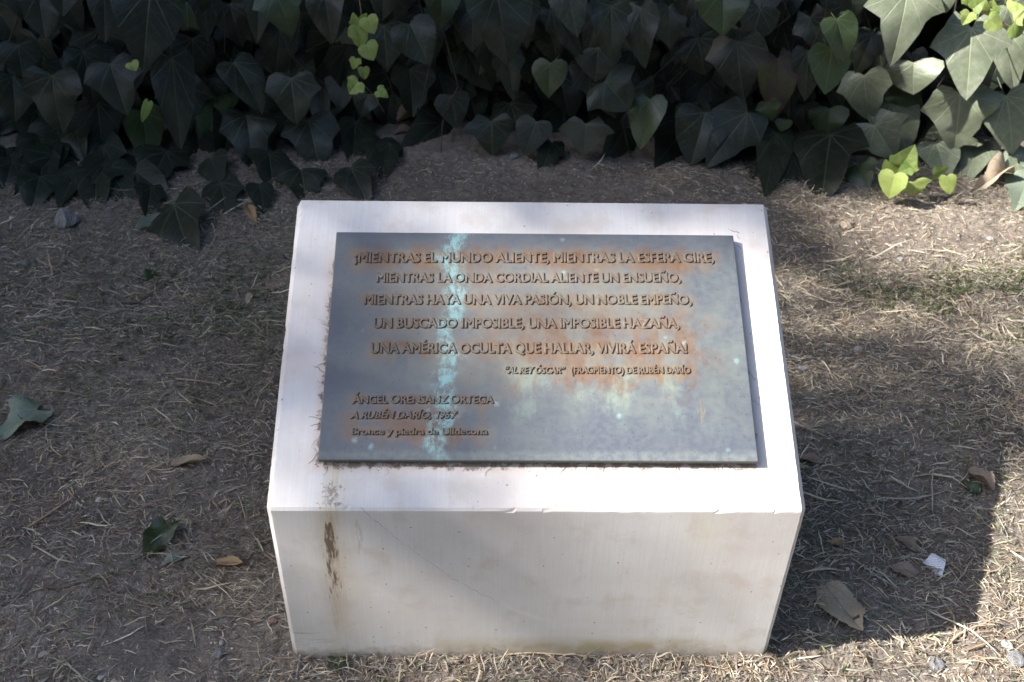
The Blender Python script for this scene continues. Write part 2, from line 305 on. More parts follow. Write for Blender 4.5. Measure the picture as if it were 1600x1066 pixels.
M_br = mat_bronze('bronze_patina'); M_brs = mat_bronze('bronze_letter_side', True)
plaque.data.materials.append(M_br)

# --- raised letters: each character a mesh of its own, shared between alike ones
def glyph_width(s):
    cu = bpy.data.curves.new('m', 'FONT'); cu.body = s; o = bpy.data.objects.new('m', cu); COL.objects.link(o); return o
chars = sorted({c for l in LINES for c in l[0] if c != ' '})
tmp = {}
for c in chars + [' ']: tmp[c] = glyph_width('|' + c + '|')
tmp['||'] = glyph_width('||')
gly = {}
for sl_ in (0, .22):
    for c in chars:
        if any(c in l[0] for l in LINES if l[6] == sl_):
            cu = bpy.data.curves.new('letter', 'FONT'); cu.body = c; cu.extrude = .03; cu.bevel_depth = .05; cu.bevel_resolution = 0; cu.offset = 0; cu.resolution_u = 3; cu.shear = sl_
            o = bpy.data.objects.new('letter', cu); COL.objects.link(o); gly[(c, sl_)] = o
bpy.context.view_layer.update(); dg = bpy.context.evaluated_depsgraph_get()
base_w = tmp['||'].dimensions.x; adv = {c: tmp[c].dimensions.x - base_w for c in chars + [' ']}
capH = gly[('E', 0)].dimensions.y
gm = {}
for k, o in gly.items():
    me = bpy.data.meshes.new_from_object(o.evaluated_get(dg)); me.name = 'letter'
    me.materials.clear(); me.materials.append(M_br); me.materials.append(M_brs)
    for p in me.polygons: p.material_index = 0 if p.normal.z > .8 else 1
    gm[k] = me
for o in list(tmp.values()) + list(gly.values()):
    cu = o.data; bpy.data.objects.remove(o); bpy.data.curves.remove(cu)
RL = random.Random(4)
for (t, x0, x1, b0, b1, ch, sl_) in LINES:
    fac = lambda i: 1.12 if (ch < .0125 and not sl_ and t[0] == 'Á' and (i == 0 or t[i - 1] == ' ')) else 1.0
    A = [adv[c] * fac(i) * (.98 if c == ' ' else 1) for i, c in enumerate(t)]; tot = sum(A); k = (x1 - x0) / tot; sy = ch / capH; xx = x0
    for i, c in enumerate(t):
        if c != ' ':
            o = bpy.data.objects.new('letter', gm[(c, sl_)]); COL.objects.link(o); o.parent = plaque
            f_ = (xx - x0) / (x1 - x0); o.location = (xx + RL.gauss(0, .00018), b0 + (b1 - b0) * f_ + RL.gauss(0, .00018), .0004)
            o.scale = (k * fac(i) * 1.02, sy * fac(i), .018); o.rotation_euler = (0, 0, .0075 + RL.gauss(0, .006))
        xx += A[i] * k

def mat_stone():
    q = NT('cream_limestone'); o = q.n('TexCoord').outputs['Object']; x, y, z = q.xyz(o)
    geo = q.n('NewGeometry'); nrm = q.xyz(geo.outputs['Normal']); front = q.ss(nrm[1], -.6, -.8); top = q.ss(nrm[2], .6, .84)
    big = q.noise(o, 5, 4, .6); mid = q.noise(o, 22, 5, .6); fine = q.noise(o, 240, 3, .6)
    saw = q.noise(q.comb(q.m('MULTIPLY', x, 420), q.m('MULTIPLY', y, 7), q.m('MULTIPLY', z, 7)), 1, 3, .6)
    col = q.ramp(big, [(.3, (.50, .455, .43)), (.5, (.555, .53, .515)), (.7, (.60, .585, .575))])
    col = q.mix(q.ss(mid, .50, .70, 0, .62), col, (.46, .40, .355)); col = q.mix(q.ss(mid, .44, .3, 0, .35), col, (.60, .575, .57))
    col = q.mix(q.ss(saw, .38, .62, .22, 0), col, (.47, .42, .38)); col = q.mix(q.ss(fine, .3, .5, .15, 0), col, (.45, .41, .37))
    dn = q.noise(o, 60, 4, .65)
    # specks
    v = q.vor(o, 85, 0); vc = q.xyz(q.vor(o, 85, 1)); sp = q.m('MULTIPLY', q.ss(v, .06, .15, 1, 0), q.ss(vc[0], .80, .83))
    col = q.mix(q.m('MULTIPLY', sp, .85), col, (.24, .16, .115))
    v = q.vor(o, 210, 0); vc = q.xyz(q.vor(o, 210, 1)); lowr = q.m('MULTIPLY', q.ss(z, .05, .17, 1, 0), q.ss(x, -.05, .2))
    sp2 = q.m('MULTIPLY', q.ss(v, .12, .22, 1, 0), q.ss(vc[0], q.m('SUBTRACT', .955, q.m('MULTIPLY', lowr, .13)), 1.0)); col = q.mix(q.m('MULTIPLY', sp2, .7), col, (.26, .19, .14))
    # yellow drip under the plaque's corner
    wx = q.m('ADD', x, q.m('MULTIPLY', q.m('SUBTRACT', dn, .5), .010))
    drip = q.m('ADD', q.m('MULTIPLY', q.gauss(wx, q.m('ADD', -.2475, q.m('MULTIPLY', q.m('SUBTRACT', .29, z), -.052)), .009), .55), q.m('MULTIPLY', q.gauss(wx, -.247, .021), .34))
    drip = q.m('MULTIPLY', drip, q.m('ADD', front, q.m('MULTIPLY', top, q.ss(y, .044, .055, .75, 0)))); drip = q.m('MULTIPLY', drip, q.ss(z, .0, .25, .5, 1))
    col = q.mix(q.m('MULTIPLY', drip, q.ss(q.noise(q.comb(q.m('MULTIPLY', x, 130), q.m('MULTIPLY', y, 9), q.m('MULTIPLY', z, 9)), 1, 5, .7), .34, .66, .15, 1.0)), col, (.42, .34, .18))
    # second faint one at the right
    d2 = q.m('MULTIPLY', q.m('MULTIPLY', q.gauss(wx, .214, .018), front), q.ss(z, .17, .29)); col = q.mix(q.m('MULTIPLY', d2, q.ss(mid, .35, .6, .15, .6)), col, (.47, .43, .28))
    # dark crust on the drip
    strk = q.noise(q.comb(q.m('MULTIPLY', x, 230), q.m('MULTIPLY', z, 34)), 1, 5, .7, .3)
    cxc = q.m('ADD', -.2525, q.m('MULTIPLY', q.m('SUBTRACT', .265, z), -.035))
    env = q.m('MULTIPLY', q.gauss(wx, cxc, .0115), q.m('MULTIPLY', q.box(z, .120, .274, .014), q.ss(z, .11, .24, .72, 1.0))); env = q.m('MULTIPLY', env, front)
    crust = q.ss(q.m('ADD', q.m('MULTIPLY', env, .34), strk), .715, .86); col = q.mix(q.m('MULTIPLY', crust, .95), col, q.mix(fine, (.03, .02, .016), (.10, .065, .045)))
    col = q.mix(q.m('MULTIPLY', q.m('MULTIPLY', q.m('MULTIPLY', q.gauss(wx, cxc, .016), q.box(z, .07, .285, .03)), front), q.m('MULTIPLY', strk, .55)), col, (.24, .17, .12))
    env2 = q.m('MULTIPLY', q.m('MULTIPLY', q.gauss(wx, -.217, .006), q.box(z, .205, .278, .017)), front); col = q.mix(q.m('MULTIPLY', q.ss(q.m('ADD', q.m('MULTIPLY', env2, .3), strk), .68, .9), .5), col, (.3, .26, .22))
    env3 = q.m('MULTIPLY', q.m('MULTIPLY', q.gauss(wx, -.247, .016), q.box(y, .002, .030, .006)), top); col = q.mix(q.m('MULTIPLY', q.ss(q.m('ADD', q.m('MULTIPLY', env3, .24), q.noise(o, 170, 6, .8, .5)), .66, .76), .7), col, (.16, .125, .10))
    # crack
    dxx = q.m('ADD', x, .2138); zc = q.m('SUBTRACT', .2962, q.m('SUBTRACT', q.m('MULTIPLY', dxx, 1.412), q.m('MULTIPLY', q.m('MULTIPLY', dxx, dxx), 2.089)))
    zz = q.m('ADD', z, q.m('MULTIPLY', q.m('SUBTRACT', q.noise(o, 45, 5, .7), .5), .022))
    dc = q.m('ABSOLUTE', q.m('SUBTRACT', zz, zc)); on = q.m('MULTIPLY', q.m('MULTIPLY', q.box(x, -.235, -.045, .006), front), q.ss(dn, .30, .42))
    crk = q.m('MULTIPLY', q.ss(dc, .0004, .0014, 1, 0), on); col = q.mix(q.m('MULTIPLY', crk, .6), col, (.26, .19, .18))
    vein = q.m('MULTIPLY', q.ss(dc, .001, .005, 1, 0), q.m('MULTIPLY', q.box(x, -.2, .02, .03), front)); col = q.mix(q.m('MULTIPLY', vein, .25), col, (.66, .63, .66))
    # grime band along the foot
    gb = q.m('MULTIPLY', q.m('MULTIPLY', q.box(z, .010, .038, .015), front), q.box(x, -.11, .26, .08)); col = q.mix(q.m('MULTIPLY', gb, q.ss(mid, .3, .62, .3, .95)), col, (.33, .27, .16))
    gb2 = q.m('MULTIPLY', q.ss(q.m('ADD', z, q.m('MULTIPLY', q.m('SUBTRACT', dn, .5), .05)), .004, .030, .75, 0), 1.0); col = q.mix(gb2, col, (.27, .225, .18))
    sc = q.noise(q.comb(q.m('MULTIPLY', x, 25), q.m('MULTIPLY', z, 190)), 1, 3, .6); e4 = q.m('MULTIPLY', q.m('MULTIPLY', q.box(x, -.33, -.27, .015), q.box(z, .026, .06, .010)), front); col = q.mix(q.m('MULTIPLY', e4, q.ss(sc, .48, .62, 0, .6)), col, (.35, .29, .17))
    # rust bloom and lichen crust against the plaque
    tp = q.n('TexCoord'); tp.object = plaque; u, v_, w_ = q.xyz(tp.outputs['Object'])
    dd = q.m('MAXIMUM', q.m('MULTIPLY', u, -1), q.m('MULTIPLY', v_, -1)); inn = q.m('MULTIPLY', q.ss(v_, PL_H, PL_H - .05), q.ss(u, PL_W + .01, PL_W)); near = q.m('MULTIPLY', q.ss(dd, .0, .017, 1, 0), q.m('MULTIPLY', inn, top))
    col = q.mix(q.m('MULTIPLY', near, .4), col, (.44, .31, .23))
    lich = q.ss(q.m('ADD', q.m('MULTIPLY', near, .26), q.noise(o, 75, 6, .75)), .70, .77); lich = q.m('MULTIPLY', lich, q.ss(near, .05, .2)); col = q.mix(q.m('MULTIPLY', lich, .85), col, q.mix(fine, (.12, .085, .065), (.25, .19, .15)))
    h = q.m('ADD', q.m('MULTIPLY', saw, .35), q.m('ADD', q.m('MULTIPLY', fine, .35), q.m('ADD', q.m('MULTIPLY', mid, .5), q.m('MULTIPLY', crk, -.8))))
    return q.fin(col, .82, q.bump(h, .35, .0008), .3)
def block_mesh():
    bm = bmesh.new(); hb = -.06; w2 = Wd / 2
    P = [(-w2, 0, hb), (w2, 0, hb), (w2, D, hb), (-w2, D, hb), (-w2, 0, H), (w2, 0, H), (w2, D, H + S), (-w2, D, H + S)]
    v = [bm.verts.new(p) for p in P]
    for f in ((3, 2, 1, 0), (4, 5, 6, 7), (0, 1, 5, 4), (1, 2, 6, 5), (2, 3, 7, 6), (3, 0, 4, 7)): bm.faces.new([v[i] for i in f])
    side = [e for e in bm.edges if all(abs(a.co.x - e.verts[0].co.x) < 1e-6 for a in e.verts) and max(a.co.z for a in e.verts) > 0]
    fr = [e for e in bm.edges if e not in side and min(a.co.z for a in e.verts) > .2]
    bmesh.ops.bevel(bm, geom=side, offset=.0062, segments=1, affect='EDGES')
    fr = [e for e in bm.edges if abs(e.verts[0].co.x - e.verts[1].co.x) > .5 and min(a.co.z for a in e.verts) > .2]
    bmesh.ops.bevel(bm, geom=fr, offset=.0026, segments=1, affect='EDGES')
    R = random.Random(8); cor = [v.co.copy() for v in bm.verts]      # every point where the outline bends
    xr = w2 - .0062; cuts = [((x, 0, 0), (1, 0, 0)) for x in [-xr + .003, xr - .003] + [R.uniform(-xr, xr) for _ in range(85)]]
    cuts += [((0, y, 0), (0, 1, 0)) for y in [.0055, D - .006] + [R.uniform(.006, D - .01) for _ in range(45)]] + [((0, 0, z), (0, 0, 1)) for z in [H - .0055] + [R.uniform(.0, H - .006) for _ in range(38)]]
    for co, no in cuts: bmesh.ops.bisect_plane(bm, geom=bm.verts[:] + bm.edges[:] + bm.faces[:], plane_co=co, plane_no=no)
    bm.normal_update(); c = Vector((0, D / 2, .15))
    for v in bm.verts:
        if v.co.z < .004 or v.co.y > D - .008: continue
        if max(a.normal.angle(b.normal) for a in v.link_faces for b in v.link_faces) > .3:
            k = abs(R.gauss(0, .00022)) + (R.uniform(.0005, .0016) if R.random() < .05 else 0); v.co += (c - v.co).normalized() * k
    me = bpy.data.meshes.new('stone_block'); bm.to_mesh(me); bm.free(); return me
link('stone_block', block_mesh(), root, [mat_stone()])
M_root = NT('dried_rootlet').fin((.14, .095, .07), .9)
def tubes(name, paths, r, parent=None, mat=None, sides=4):
    V = []; Fq = []
    for P, rr in paths:
        n0 = len(V)
        for i, p in enumerate(P):
            t = (P[min(i + 1, len(P) - 1)] - P[max(i - 1, 0)]).normalized(); a = t.orthogonal().normalized(); b = t.cross(a); k = rr * (1 - .5 * i / (len(P) - 1))
            for s in range(sides): an = 2 * math.pi * s / sides; V.append(tuple(p + (a * math.cos(an) + b * math.sin(an)) * k))
        for i in range(len(P) - 1):
            for s in range(sides): a0 = n0 + i * sides + s; a1 = n0 + i * sides + (s + 1) % sides; Fq.append((a0, a1, a1 + sides, a0 + sides))
    return link(name, npmesh(name, V, Fq), parent, [mat])
def rootlets():
    R = random.Random(3); paths = []
    def onst(u, v): return po + Vector((1, 0, 0)) * u + AX * v - NX * .0135
    starts = [(-.002, R.uniform(0, .22)) for _ in range(16)] + [(R.uniform(0, .12), -.002) for _ in range(7)] + [(R.uniform(.2, .53), -.002) for _ in range(12)] + [(PL_W + .012, R.uniform(.05, .34)) for _ in range(6)]
    for u, v in starts:
        a = math.pi if u < 0 else (-math.pi / 2 if v < 0 else R.uniform(0, 6.28)); a += R.uniform(-1, 1); P = []
        for i in range(R.randint(4, 8)):
            P.append(onst(u, v) + NX * R.uniform(0, .0012)); a += R.uniform(-.7, .7); u += math.cos(a) * .0028; v += math.sin(a) * .0028
        paths.append((P, R.uniform(.0002, .00045)))
    tag(tubes('dried_rootlets', paths, 0, root, M_root, 3), kind='stuff')
rootlets()

# ================================================================== IVY
def leaf_material(name, c0, c1, vein, rough, spec, trans=0.0, under=None, blotch=None, dust_sun=.0):
    q = NT(name); tc = q.n('TexCoord'); u, v, _ = q.xyz(tc.outputs['UV']); oi = q.n('ObjectInfo').outputs['Random']; uvv = tc.outputs['UV']
    P = q.vm('ADD', uvv, q.comb(q.m('MULTIPLY', oi, 37.0), 0.0, q.m('MULTIPLY', oi, 11.0)))
    n = q.noise(P, 4, 4, .6); nf = q.noise(P, 26, 4, .65); col = q.mix(q.ss(q.m('ADD', q.m('MULTIPLY', n, .6), q.m('MULTIPLY', oi, .4)), .3, .72), c0, c1)
    col = q.mix(q.ss(nf, .35, .7, 0, .35), col, tuple(min(1, a * 1.35 + .006) for a in c1))
    au = q.m('ABSOLUTE', u); vm_ = None
    for ang, wd in ((0, .0095), (34, .0065), (66, .006), (104, .005)):
        a = math.radians(ang); dist = q.m('ABSOLUTE', q.m('SUBTRACT', q.m('MULTIPLY', au, math.cos(a)), q.m('MULTIPLY', v, math.sin(a))))
        along = q.m('ADD', q.m('MULTIPLY', au, math.sin(a)), q.m('MULTIPLY', v, math.cos(a))); wv = q.m('MAXIMUM', q.m('SUBTRACT', wd * 1.25, q.m('MULTIPLY', along, wd * .9)), .0015)
        g = q.m('MULTIPLY', q.ss(dist, q.m('MULTIPLY', wv, .5), q.m('MULTIPLY', wv, 1.5), 1, 0), q.ss(along, -.01, .01)); vm_ = g if vm_ is None else q.m('MAXIMUM', vm_, g)
    sv = q.m('FRACT', q.m('MULTIPLY', q.m('SUBTRACT', v, q.m('MULTIPLY', au, .85)), 6.5)); sv = q.m('ABSOLUTE', q.m('SUBTRACT', sv, .5)); sv = q.m('MULTIPLY', q.ss(sv, .0, .055, 1, 0), .35)
    vv = q.m('MAXIMUM', vm_, sv, clamp=True); col = q.mix(q.m('MULTIPLY', vv, .62), col, vein)
    v5 = q.vor(P, 17, 0); c5 = q.xyz(q.vor(P, 17, 1)); dot = q.m('MULTIPLY', q.ss(v5, .05, .11, 1, 0), q.ss(c5[0], .86, .88)); col = q.mix(q.m('MULTIPLY', dot, .6), col, (.22, .22, .18))
    if dust_sun: col = q.mix(q.ss(q.noise(P, 9, 5, .7), .4, .75, dust_sun * .4, dust_sun), col, (.27, .26, .23))  # grey dust; the large share on right-hand ivy stands for sunlight
    if blotch: col = q.mix(q.ss(q.noise(P, 2.2, 3, .6), .42, .6), col, blotch)
    if under:
        g = q.n('NewGeometry').outputs['Backfacing']; col = q.mix(g, col, under)
    h = q.m('ADD', q.m('MULTIPLY', vv, -.8), q.m('MULTIPLY', n, 2.0)); q.fin(col, rough, q.bump(h, .45, .002), spec)
    if trans:
        t = q.n('BsdfTranslucent'); q.put(t.inputs[0], q.mix(1.0, col, (1.1, 1.1, .5), 'MULTIPLY')); mx = q.n('MixShader'); mx.inputs[0].default_value = trans
        q.t.links.new(q.b.outputs[0], mx.inputs[1]); q.t.links.new(t.outputs[0], mx.inputs[2]); q.t.links.new(mx.outputs[0], q.t.nodes['Material Output'].inputs[0])
    return q.mat
M_leaf_shade = leaf_material('shaded_ivy_leaf', (.0045, .008, .005), (.0105, .0155, .009), (.065, .082, .05), .40, .24, .04, (.03, .04, .027), None, .06)  # shaded copy: shade of left and centre ivy is in this dark green
M_leaf_sun = leaf_material('sunlit_ivy_leaf', (.055, .078, .040), (.088, .117, .062), (.24, .28, .16), .40, .4, .05, (.08, .10, .065), None, .45)  # paler copy for the right side, sunlight painted into the leaf colour
M_young = leaf_material('young_ivy_leaf', (.11, .19, .04), (.33, .40, .12), (.42, .46, .2), .45, .4, .35, None, None, .0)
M_mid = leaf_material('green_ivy_leaf', (.022, .036, .013), (.034, .052, .020), (.09, .12, .055), .42, .45, .15, (.1, .13, .06))
M_red = leaf_material('reddening_ivy_leaf', (.05, .024, .02), (.035, .02, .018), (.08, .05, .04), .5, .4, .05, None, (.05, .055, .015))
M_dry = leaf_material('dry_leaf', (.30, .235, .165), (.37, .30, .22), (.22, .16, .11), .8, .2, .1, (.30, .25, .19), None, .1)
M_brown = leaf_material('brown_leaf', (.15, .115, .09), (.21, .16, .125), (.13, .085, .06), .75, .25, .05)
M_tan = leaf_material('tan_leaf', (.24, .16, .085), (.30, .21, .12), (.24, .15, .08), .75, .25, .1)
M_pale = leaf_material('faded_green_leaf', (.12, .15, .11), (.16, .19, .145), (.2, .23, .17), .6, .35, .1, (.24, .28, .22))
M_stem = NT('ivy_stem').fin((.17, .11, .075), .8); M_twigd = NT('dark_stem').fin((.035, .027, .02), .85)
OUT = {  # right half outlines: x across, y along the midrib, petiole at the origin, tip at y = 1
 'heart': [(0, 0), (.12, -.10), (.30, -.13), (.45, -.02), (.50, .18), (.46, .36), (.37, .55), (.24, .75), (.11, .90), (0, 1)],
 'tri': [(0, 0), (.12, -.11), (.28, -.15), (.40, -.06), (.45, .06), (.52, .26), (.40, .36), (.33, .46), (.29, .60), (.19, .78), (.09, .91), (0, 1)],
 'five': [(0, 0), (.10, -.13), (.25, -.25), (.33, -.14), (.38, -.03), (.48, .06), (.60, .24), (.44, .32), (.34, .40), (.30, .54), (.20, .74), (.09, .90), (0, 1)],
 'ovate': [(0, 0), (.10, .02), (.24, .12), (.36, .28), (.40, .45), (.36, .62), (.25, .78), (.12, .90), (0, 1)]}
def leaf_geo(kind, R, fold=.25, curl=.25, wave=.04, droop=.3, petiole=True, rings=(.0, .34, .68, 1.0), rag=.012):
    o = OUT[kind]
    if rag > .015:
        oo = []
        for a, b in zip(o[:-1], o[1:]):
            for k in range(3): oo.append((a[0] + (b[0] - a[0]) * k / 3, a[1] + (b[1] - a[1]) * k / 3))
        o = oo + [o[-1]]
    n = len(o); V = []; UV = []; Fq = []
    ph = R.uniform(0, 6.28); tw = R.uniform(-.25, .25)
    def def3(x, y):
        z = fold * abs(x) - droop * x * x - curl * (max(y, 0) ** 2) * .55 + wave * math.sin(7 * y + ph + (2 if x > 0 else 0)) * min(1, abs(x) * 3) + tw * x * y
        if y < 0: z -= .5 * abs(y) * .6
        return (x, y, z)
    for sgn in (1, -1):
        n0 = len(V)
        for i, (x, y) in enumerate(o):
            j = 1 + R.uniform(-rag, rag) * 4 if 0 < i < n - 1 else 1
            yy = y + (R.uniform(-rag, rag) if 0 < i < n - 1 else 0); my = max(0, yy) * (.96 if i < n - 1 else 1)
            for r in rings: 
                px = sgn * x * j * r; py = my + (yy - my) * r; V.append(def3(px, py)); UV.append((px, py))
        m = len(rings)
        for i in range(n - 1):
            for r in range(m - 1):
                a = n0 + i * m + r; q = (a, a + 1, a + 1 + m, a + m); Fq.append(q if sgn > 0 else q[::-1])
    if petiole:
        L = R.uniform(.45, .8); side = R.uniform(-.3, .3); n0 = len(V); rr = .013
        for i in range(4):
            t = i / 3; c = (side * t * L, -.10 * t * L - .35 * t * t * L, -.75 * t * L)
            for k in range(3): V.append((c[0] + rr * math.cos(k * 2.1), c[1] + rr * math.sin(k * 2.1) * .6, c[2] + rr * .6 * math.sin(k * 2.1))); UV.append((.0, .3))
        for i in range(3):
            for k in range(3): a = n0 + i * 3 + k; b = n0 + i * 3 + (k + 1) % 3; Fq.append((a, b, b + 3, a + 3))
    return V, Fq, UV
def leaf_mesh(name, kind, seed, mat, **kw):
    R = random.Random(seed); V, Fq, UV = leaf_geo(kind, R, **kw); me = npmesh(name, V, Fq, uv=UV); me.materials.append(mat); return me
LM = {}
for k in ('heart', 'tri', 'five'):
    for mn, mt in (('g', M_leaf_shade), ('d', M_leaf_sun), ('m', M_mid), ('r', M_red)):
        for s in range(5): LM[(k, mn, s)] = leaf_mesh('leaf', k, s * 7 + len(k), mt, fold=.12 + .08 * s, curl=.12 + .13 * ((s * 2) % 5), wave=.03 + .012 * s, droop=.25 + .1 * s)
for k in ('heart', 'tri'):
    for s in range(4): LM[(k, 'y', s)] = leaf_mesh('young_leaf', k, s * 5 + 1, M_young, fold=.2 + .1 * s, curl=.15 + .1 * s, wave=.03, droop=.4, petiole=False, rings=(0, .5, 1.0))
def ray_basis(Y, nrm):
    Y = Y.normalized(); Z = (nrm - Y * nrm.dot(Y)).normalized(); X = Y.cross(Z); return X, Y, Z
def put(obj, base, axis, nrm, sx, sy, sz=None):
    X, Y, Z = ray_basis(axis, nrm); sz = sz or (sx + sy) / 2
    obj.matrix_world = Matrix(((X.x * sx, Y.x * sy, Z.x * sz, base.x), (X.y * sx, Y.y * sy, Z.y * sz, base.y), (X.z * sx, Y.z * sy, Z.z * sz, base.z), (0, 0, 0, 1)))
hedge = bpy.data.objects.new('ivy_hedge', None); COL.objects.link(hedge)
tag(hedge, 'dense dark ivy hedge hanging over bare soil behind the stone block', 'ivy')
# base px, tip px, width px, outline, material, layer (0 outermost)
CAT = [
 (170,262,205,320,72,'tri','g',0),(62,276,50,320,62,'heart','g',0),(330,246,342,288,54,'heart','g',1),(236,292,230,338,48,'tri','g',0),(405,288,412,332,44,'heart','g',0),(20,252,5,292,56,'tri','g',0),(610,225,600,262,46,'tri','g',1),
 (235,-20,222,110,112,'heart','g',0),(163,-20,163,66,52,'heart','g',0),(30,-25,45,30,90,'tri','g',1),(100,-30,95,25,80,'five','g',1),(320,-25,318,18,40,'heart','g',1),(430,-14,455,52,84,'tri','m',0),(507,-10,517,68,62,'heart','g',1),
 (82,118,88,210,100,'tri','g',0),(28,70,35,120,66,'heart','g',1),(130,80,150,166,66,'heart','g',1),(172,100,196,180,88,'tri','g',0),(268,92,284,235,68,'heart','g',0),(365,98,415,168,72,'heart','g',0),
 (455,122,462,195,86,'tri','g',0),(152,160,160,243,78,'heart','g',1),(118,205,128,250,48,'heart','g',0),(222,175,232,255,60,'heart','m',1),(385,182,398,262,86,'tri','g',0),(482,188,500,262,92,'tri','g',0),
 (470,266,482,314,76,'tri','g',0),(548,262,572,314,68,'tri','g',0),(122,262,90,322,78,'five','g',0),(152,262,145,328,78,'tri','g',0),(212,268,262,304,56,'heart','g',1),(345,286,355,344,66,'tri','g',0),(272,320,288,402,96,'tri','g',0),
 (10,232,12,270,50,'tri','g',1),(300,180,320,255,70,'heart','g',2),(420,240,430,300,72,'tri','g',1),(600,40,604,110,70,'heart','g',1),(640,38,672,101,74,'heart','g',0),(690,-20,692,44,62,'heart','m',1),(600,-30,598,30,70,'tri','g',1),
 (775,-12,800,96,112,'heart','g',0),(740,20,735,80,70,'tri','g',1),(885,-20,902,58,62,'heart','g',0),(955,10,957,95,66,'heart','g',0),(1001,12,1002,106,58,'heart','g',0),(1045,10,1048,75,60,'heart','g',1),
 (945,128,985,172,96,'tri','g',0),(935,75,930,128,74,'heart','g',1),(860,98,855,152,58,'heart','m',1),(815,60,830,130,66,'tri','g',2),(768,190,770,243,96,'five','g',0),(838,190,818,243,58,'heart','g',0),(915,194,912,243,92,'five','g',0),
 (1015,155,998,234,62,'heart','m',0),(975,200,955,245,66,'tri','g',1),(705,150,714,200,56,'heart','g',1),(575,148,560,182,42,'heart','g',1),(556,190,550,258,58,'tri','g',1),(650,95,660,150,54,'heart','g',2),
 (862,222,848,266,52,'tri','g',1),(640,140,620,180,50,'tri','g',2),(1130,-14,1131,55,88,'heart','m',0),(1152,64,1155,156,98,'tri','g',0),(1090,60,1102,118,78,'heart','g',1),(1188,14,1176,68,70,'heart','g',1),
 (1308,30,1326,96,60,'heart','m',0),(1300,76,1290,148,72,'heart','m',0),(1262,80,1262,158,54,'heart','g',1),(1215,92,1215,185,66,'heart','r',1),(1418,-14,1400,99,118,'five','g',0),(1518,44,1511,157,118,'five','g',0),
 (1472,-20,1475,20,50,'heart','g',0),(1372,60,1380,130,76,'tri','g',2),(1428,98,1425,148,92,'heart','g',1),(1350,118,1356,192,82,'tri','g',1),(1570,40,1586,146,70,'tri','g',1),(1102,176,1080,260,88,'heart','g',0),
 (1168,176,1103,262,88,'tri','g',0),(1213,208,1197,305,60,'heart','g',0),(1256,164,1256,208,48,'heart','g',1),(1296,170,1292,215,62,'heart','m',1),(1298,210,1281,308,116,'tri','g',0),(1240,245,1225,298,82,'heart','g',1),
 (1366,195,1402,252,96,'five','g',0),(1392,160,1420,238,92,'heart','g',1),(1500,146,1497,238,112,'tri','g',0),(1572,150,1590,243,88,'heart','g',0),(1462,222,1482,274,66,'heart','g',0),(1530,222,1508,280,70,'heart','g',1),
 (1200,160,1205,190,40,'tri','m',0),(1225,188,1222,206,28,'heart','m',0),(1140,150,1150,215,66,'heart','g',2),(1040,170,1040,225,60,'heart','g',2),(1590,255,1565,268,30,'heart','g',1),(1575,10,1590,60,60,'heart','g',1),
 (1340,258,1350,290,60,'tri','m',1),(1080,-20,1070,30,60,'heart','g',1),(1330,-20,1336,30,66,'tri','g',1),(1370,150,1380,200,60,'heart','g',2),(60,-10,70,60,70,'heart','g',1),(300,60,305,130,70,'heart','g',2),(20,120,25,190,70,'heart','g',1)]
RI = random.Random(21); NLEAF = [0]
def place_leaf(bx, by, tx, ty, wpx, kind, mt, layer):
    if mt == 'g' and bx > 1340 and layer < 1.2: mt = 'd'  # outer right-hand leaves take the sunlit copy
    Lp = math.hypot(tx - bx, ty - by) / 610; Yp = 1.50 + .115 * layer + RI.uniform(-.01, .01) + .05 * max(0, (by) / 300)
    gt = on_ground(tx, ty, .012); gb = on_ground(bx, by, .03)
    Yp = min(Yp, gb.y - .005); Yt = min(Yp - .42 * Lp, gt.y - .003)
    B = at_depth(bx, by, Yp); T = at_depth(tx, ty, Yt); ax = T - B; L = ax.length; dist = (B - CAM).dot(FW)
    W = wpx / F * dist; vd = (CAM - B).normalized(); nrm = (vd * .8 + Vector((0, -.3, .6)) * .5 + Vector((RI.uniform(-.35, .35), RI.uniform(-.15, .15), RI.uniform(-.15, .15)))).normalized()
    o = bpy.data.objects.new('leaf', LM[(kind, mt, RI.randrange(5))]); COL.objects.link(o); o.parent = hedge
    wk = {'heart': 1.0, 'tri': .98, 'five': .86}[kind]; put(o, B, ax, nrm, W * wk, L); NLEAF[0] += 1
    if mt != 'g': o['label'] = {'d': 'greyish green ivy leaf with sunlight in its colour', 'm': 'mid green ivy leaf', 'r': 'reddish brown ivy leaf', 'y': 'bright yellow green leaf'}[mt]
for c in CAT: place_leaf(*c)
# filler leaves between and behind them
for i in range(150):
    px = RI.uniform(-60, 1660); edge = 262 + 22 * math.sin(px * .011) + (-45 if 600 < px < 1050 else 0) + (20 if px < 300 else 0)
    py = RI.uniform(-40, edge - 45); L = RI.uniform(48, 100); a = RI.gauss(0, .35)
    place_leaf(px, py, px + math.sin(a) * L, min(py + math.cos(a) * L, edge + 8), RI.uniform(48, 92), RI.choice(['heart', 'tri', 'heart', 'tri', 'five']), 'm' if RI.random() < .035 else 'g', RI.choice([1.4, 2, 2.5, 3]))
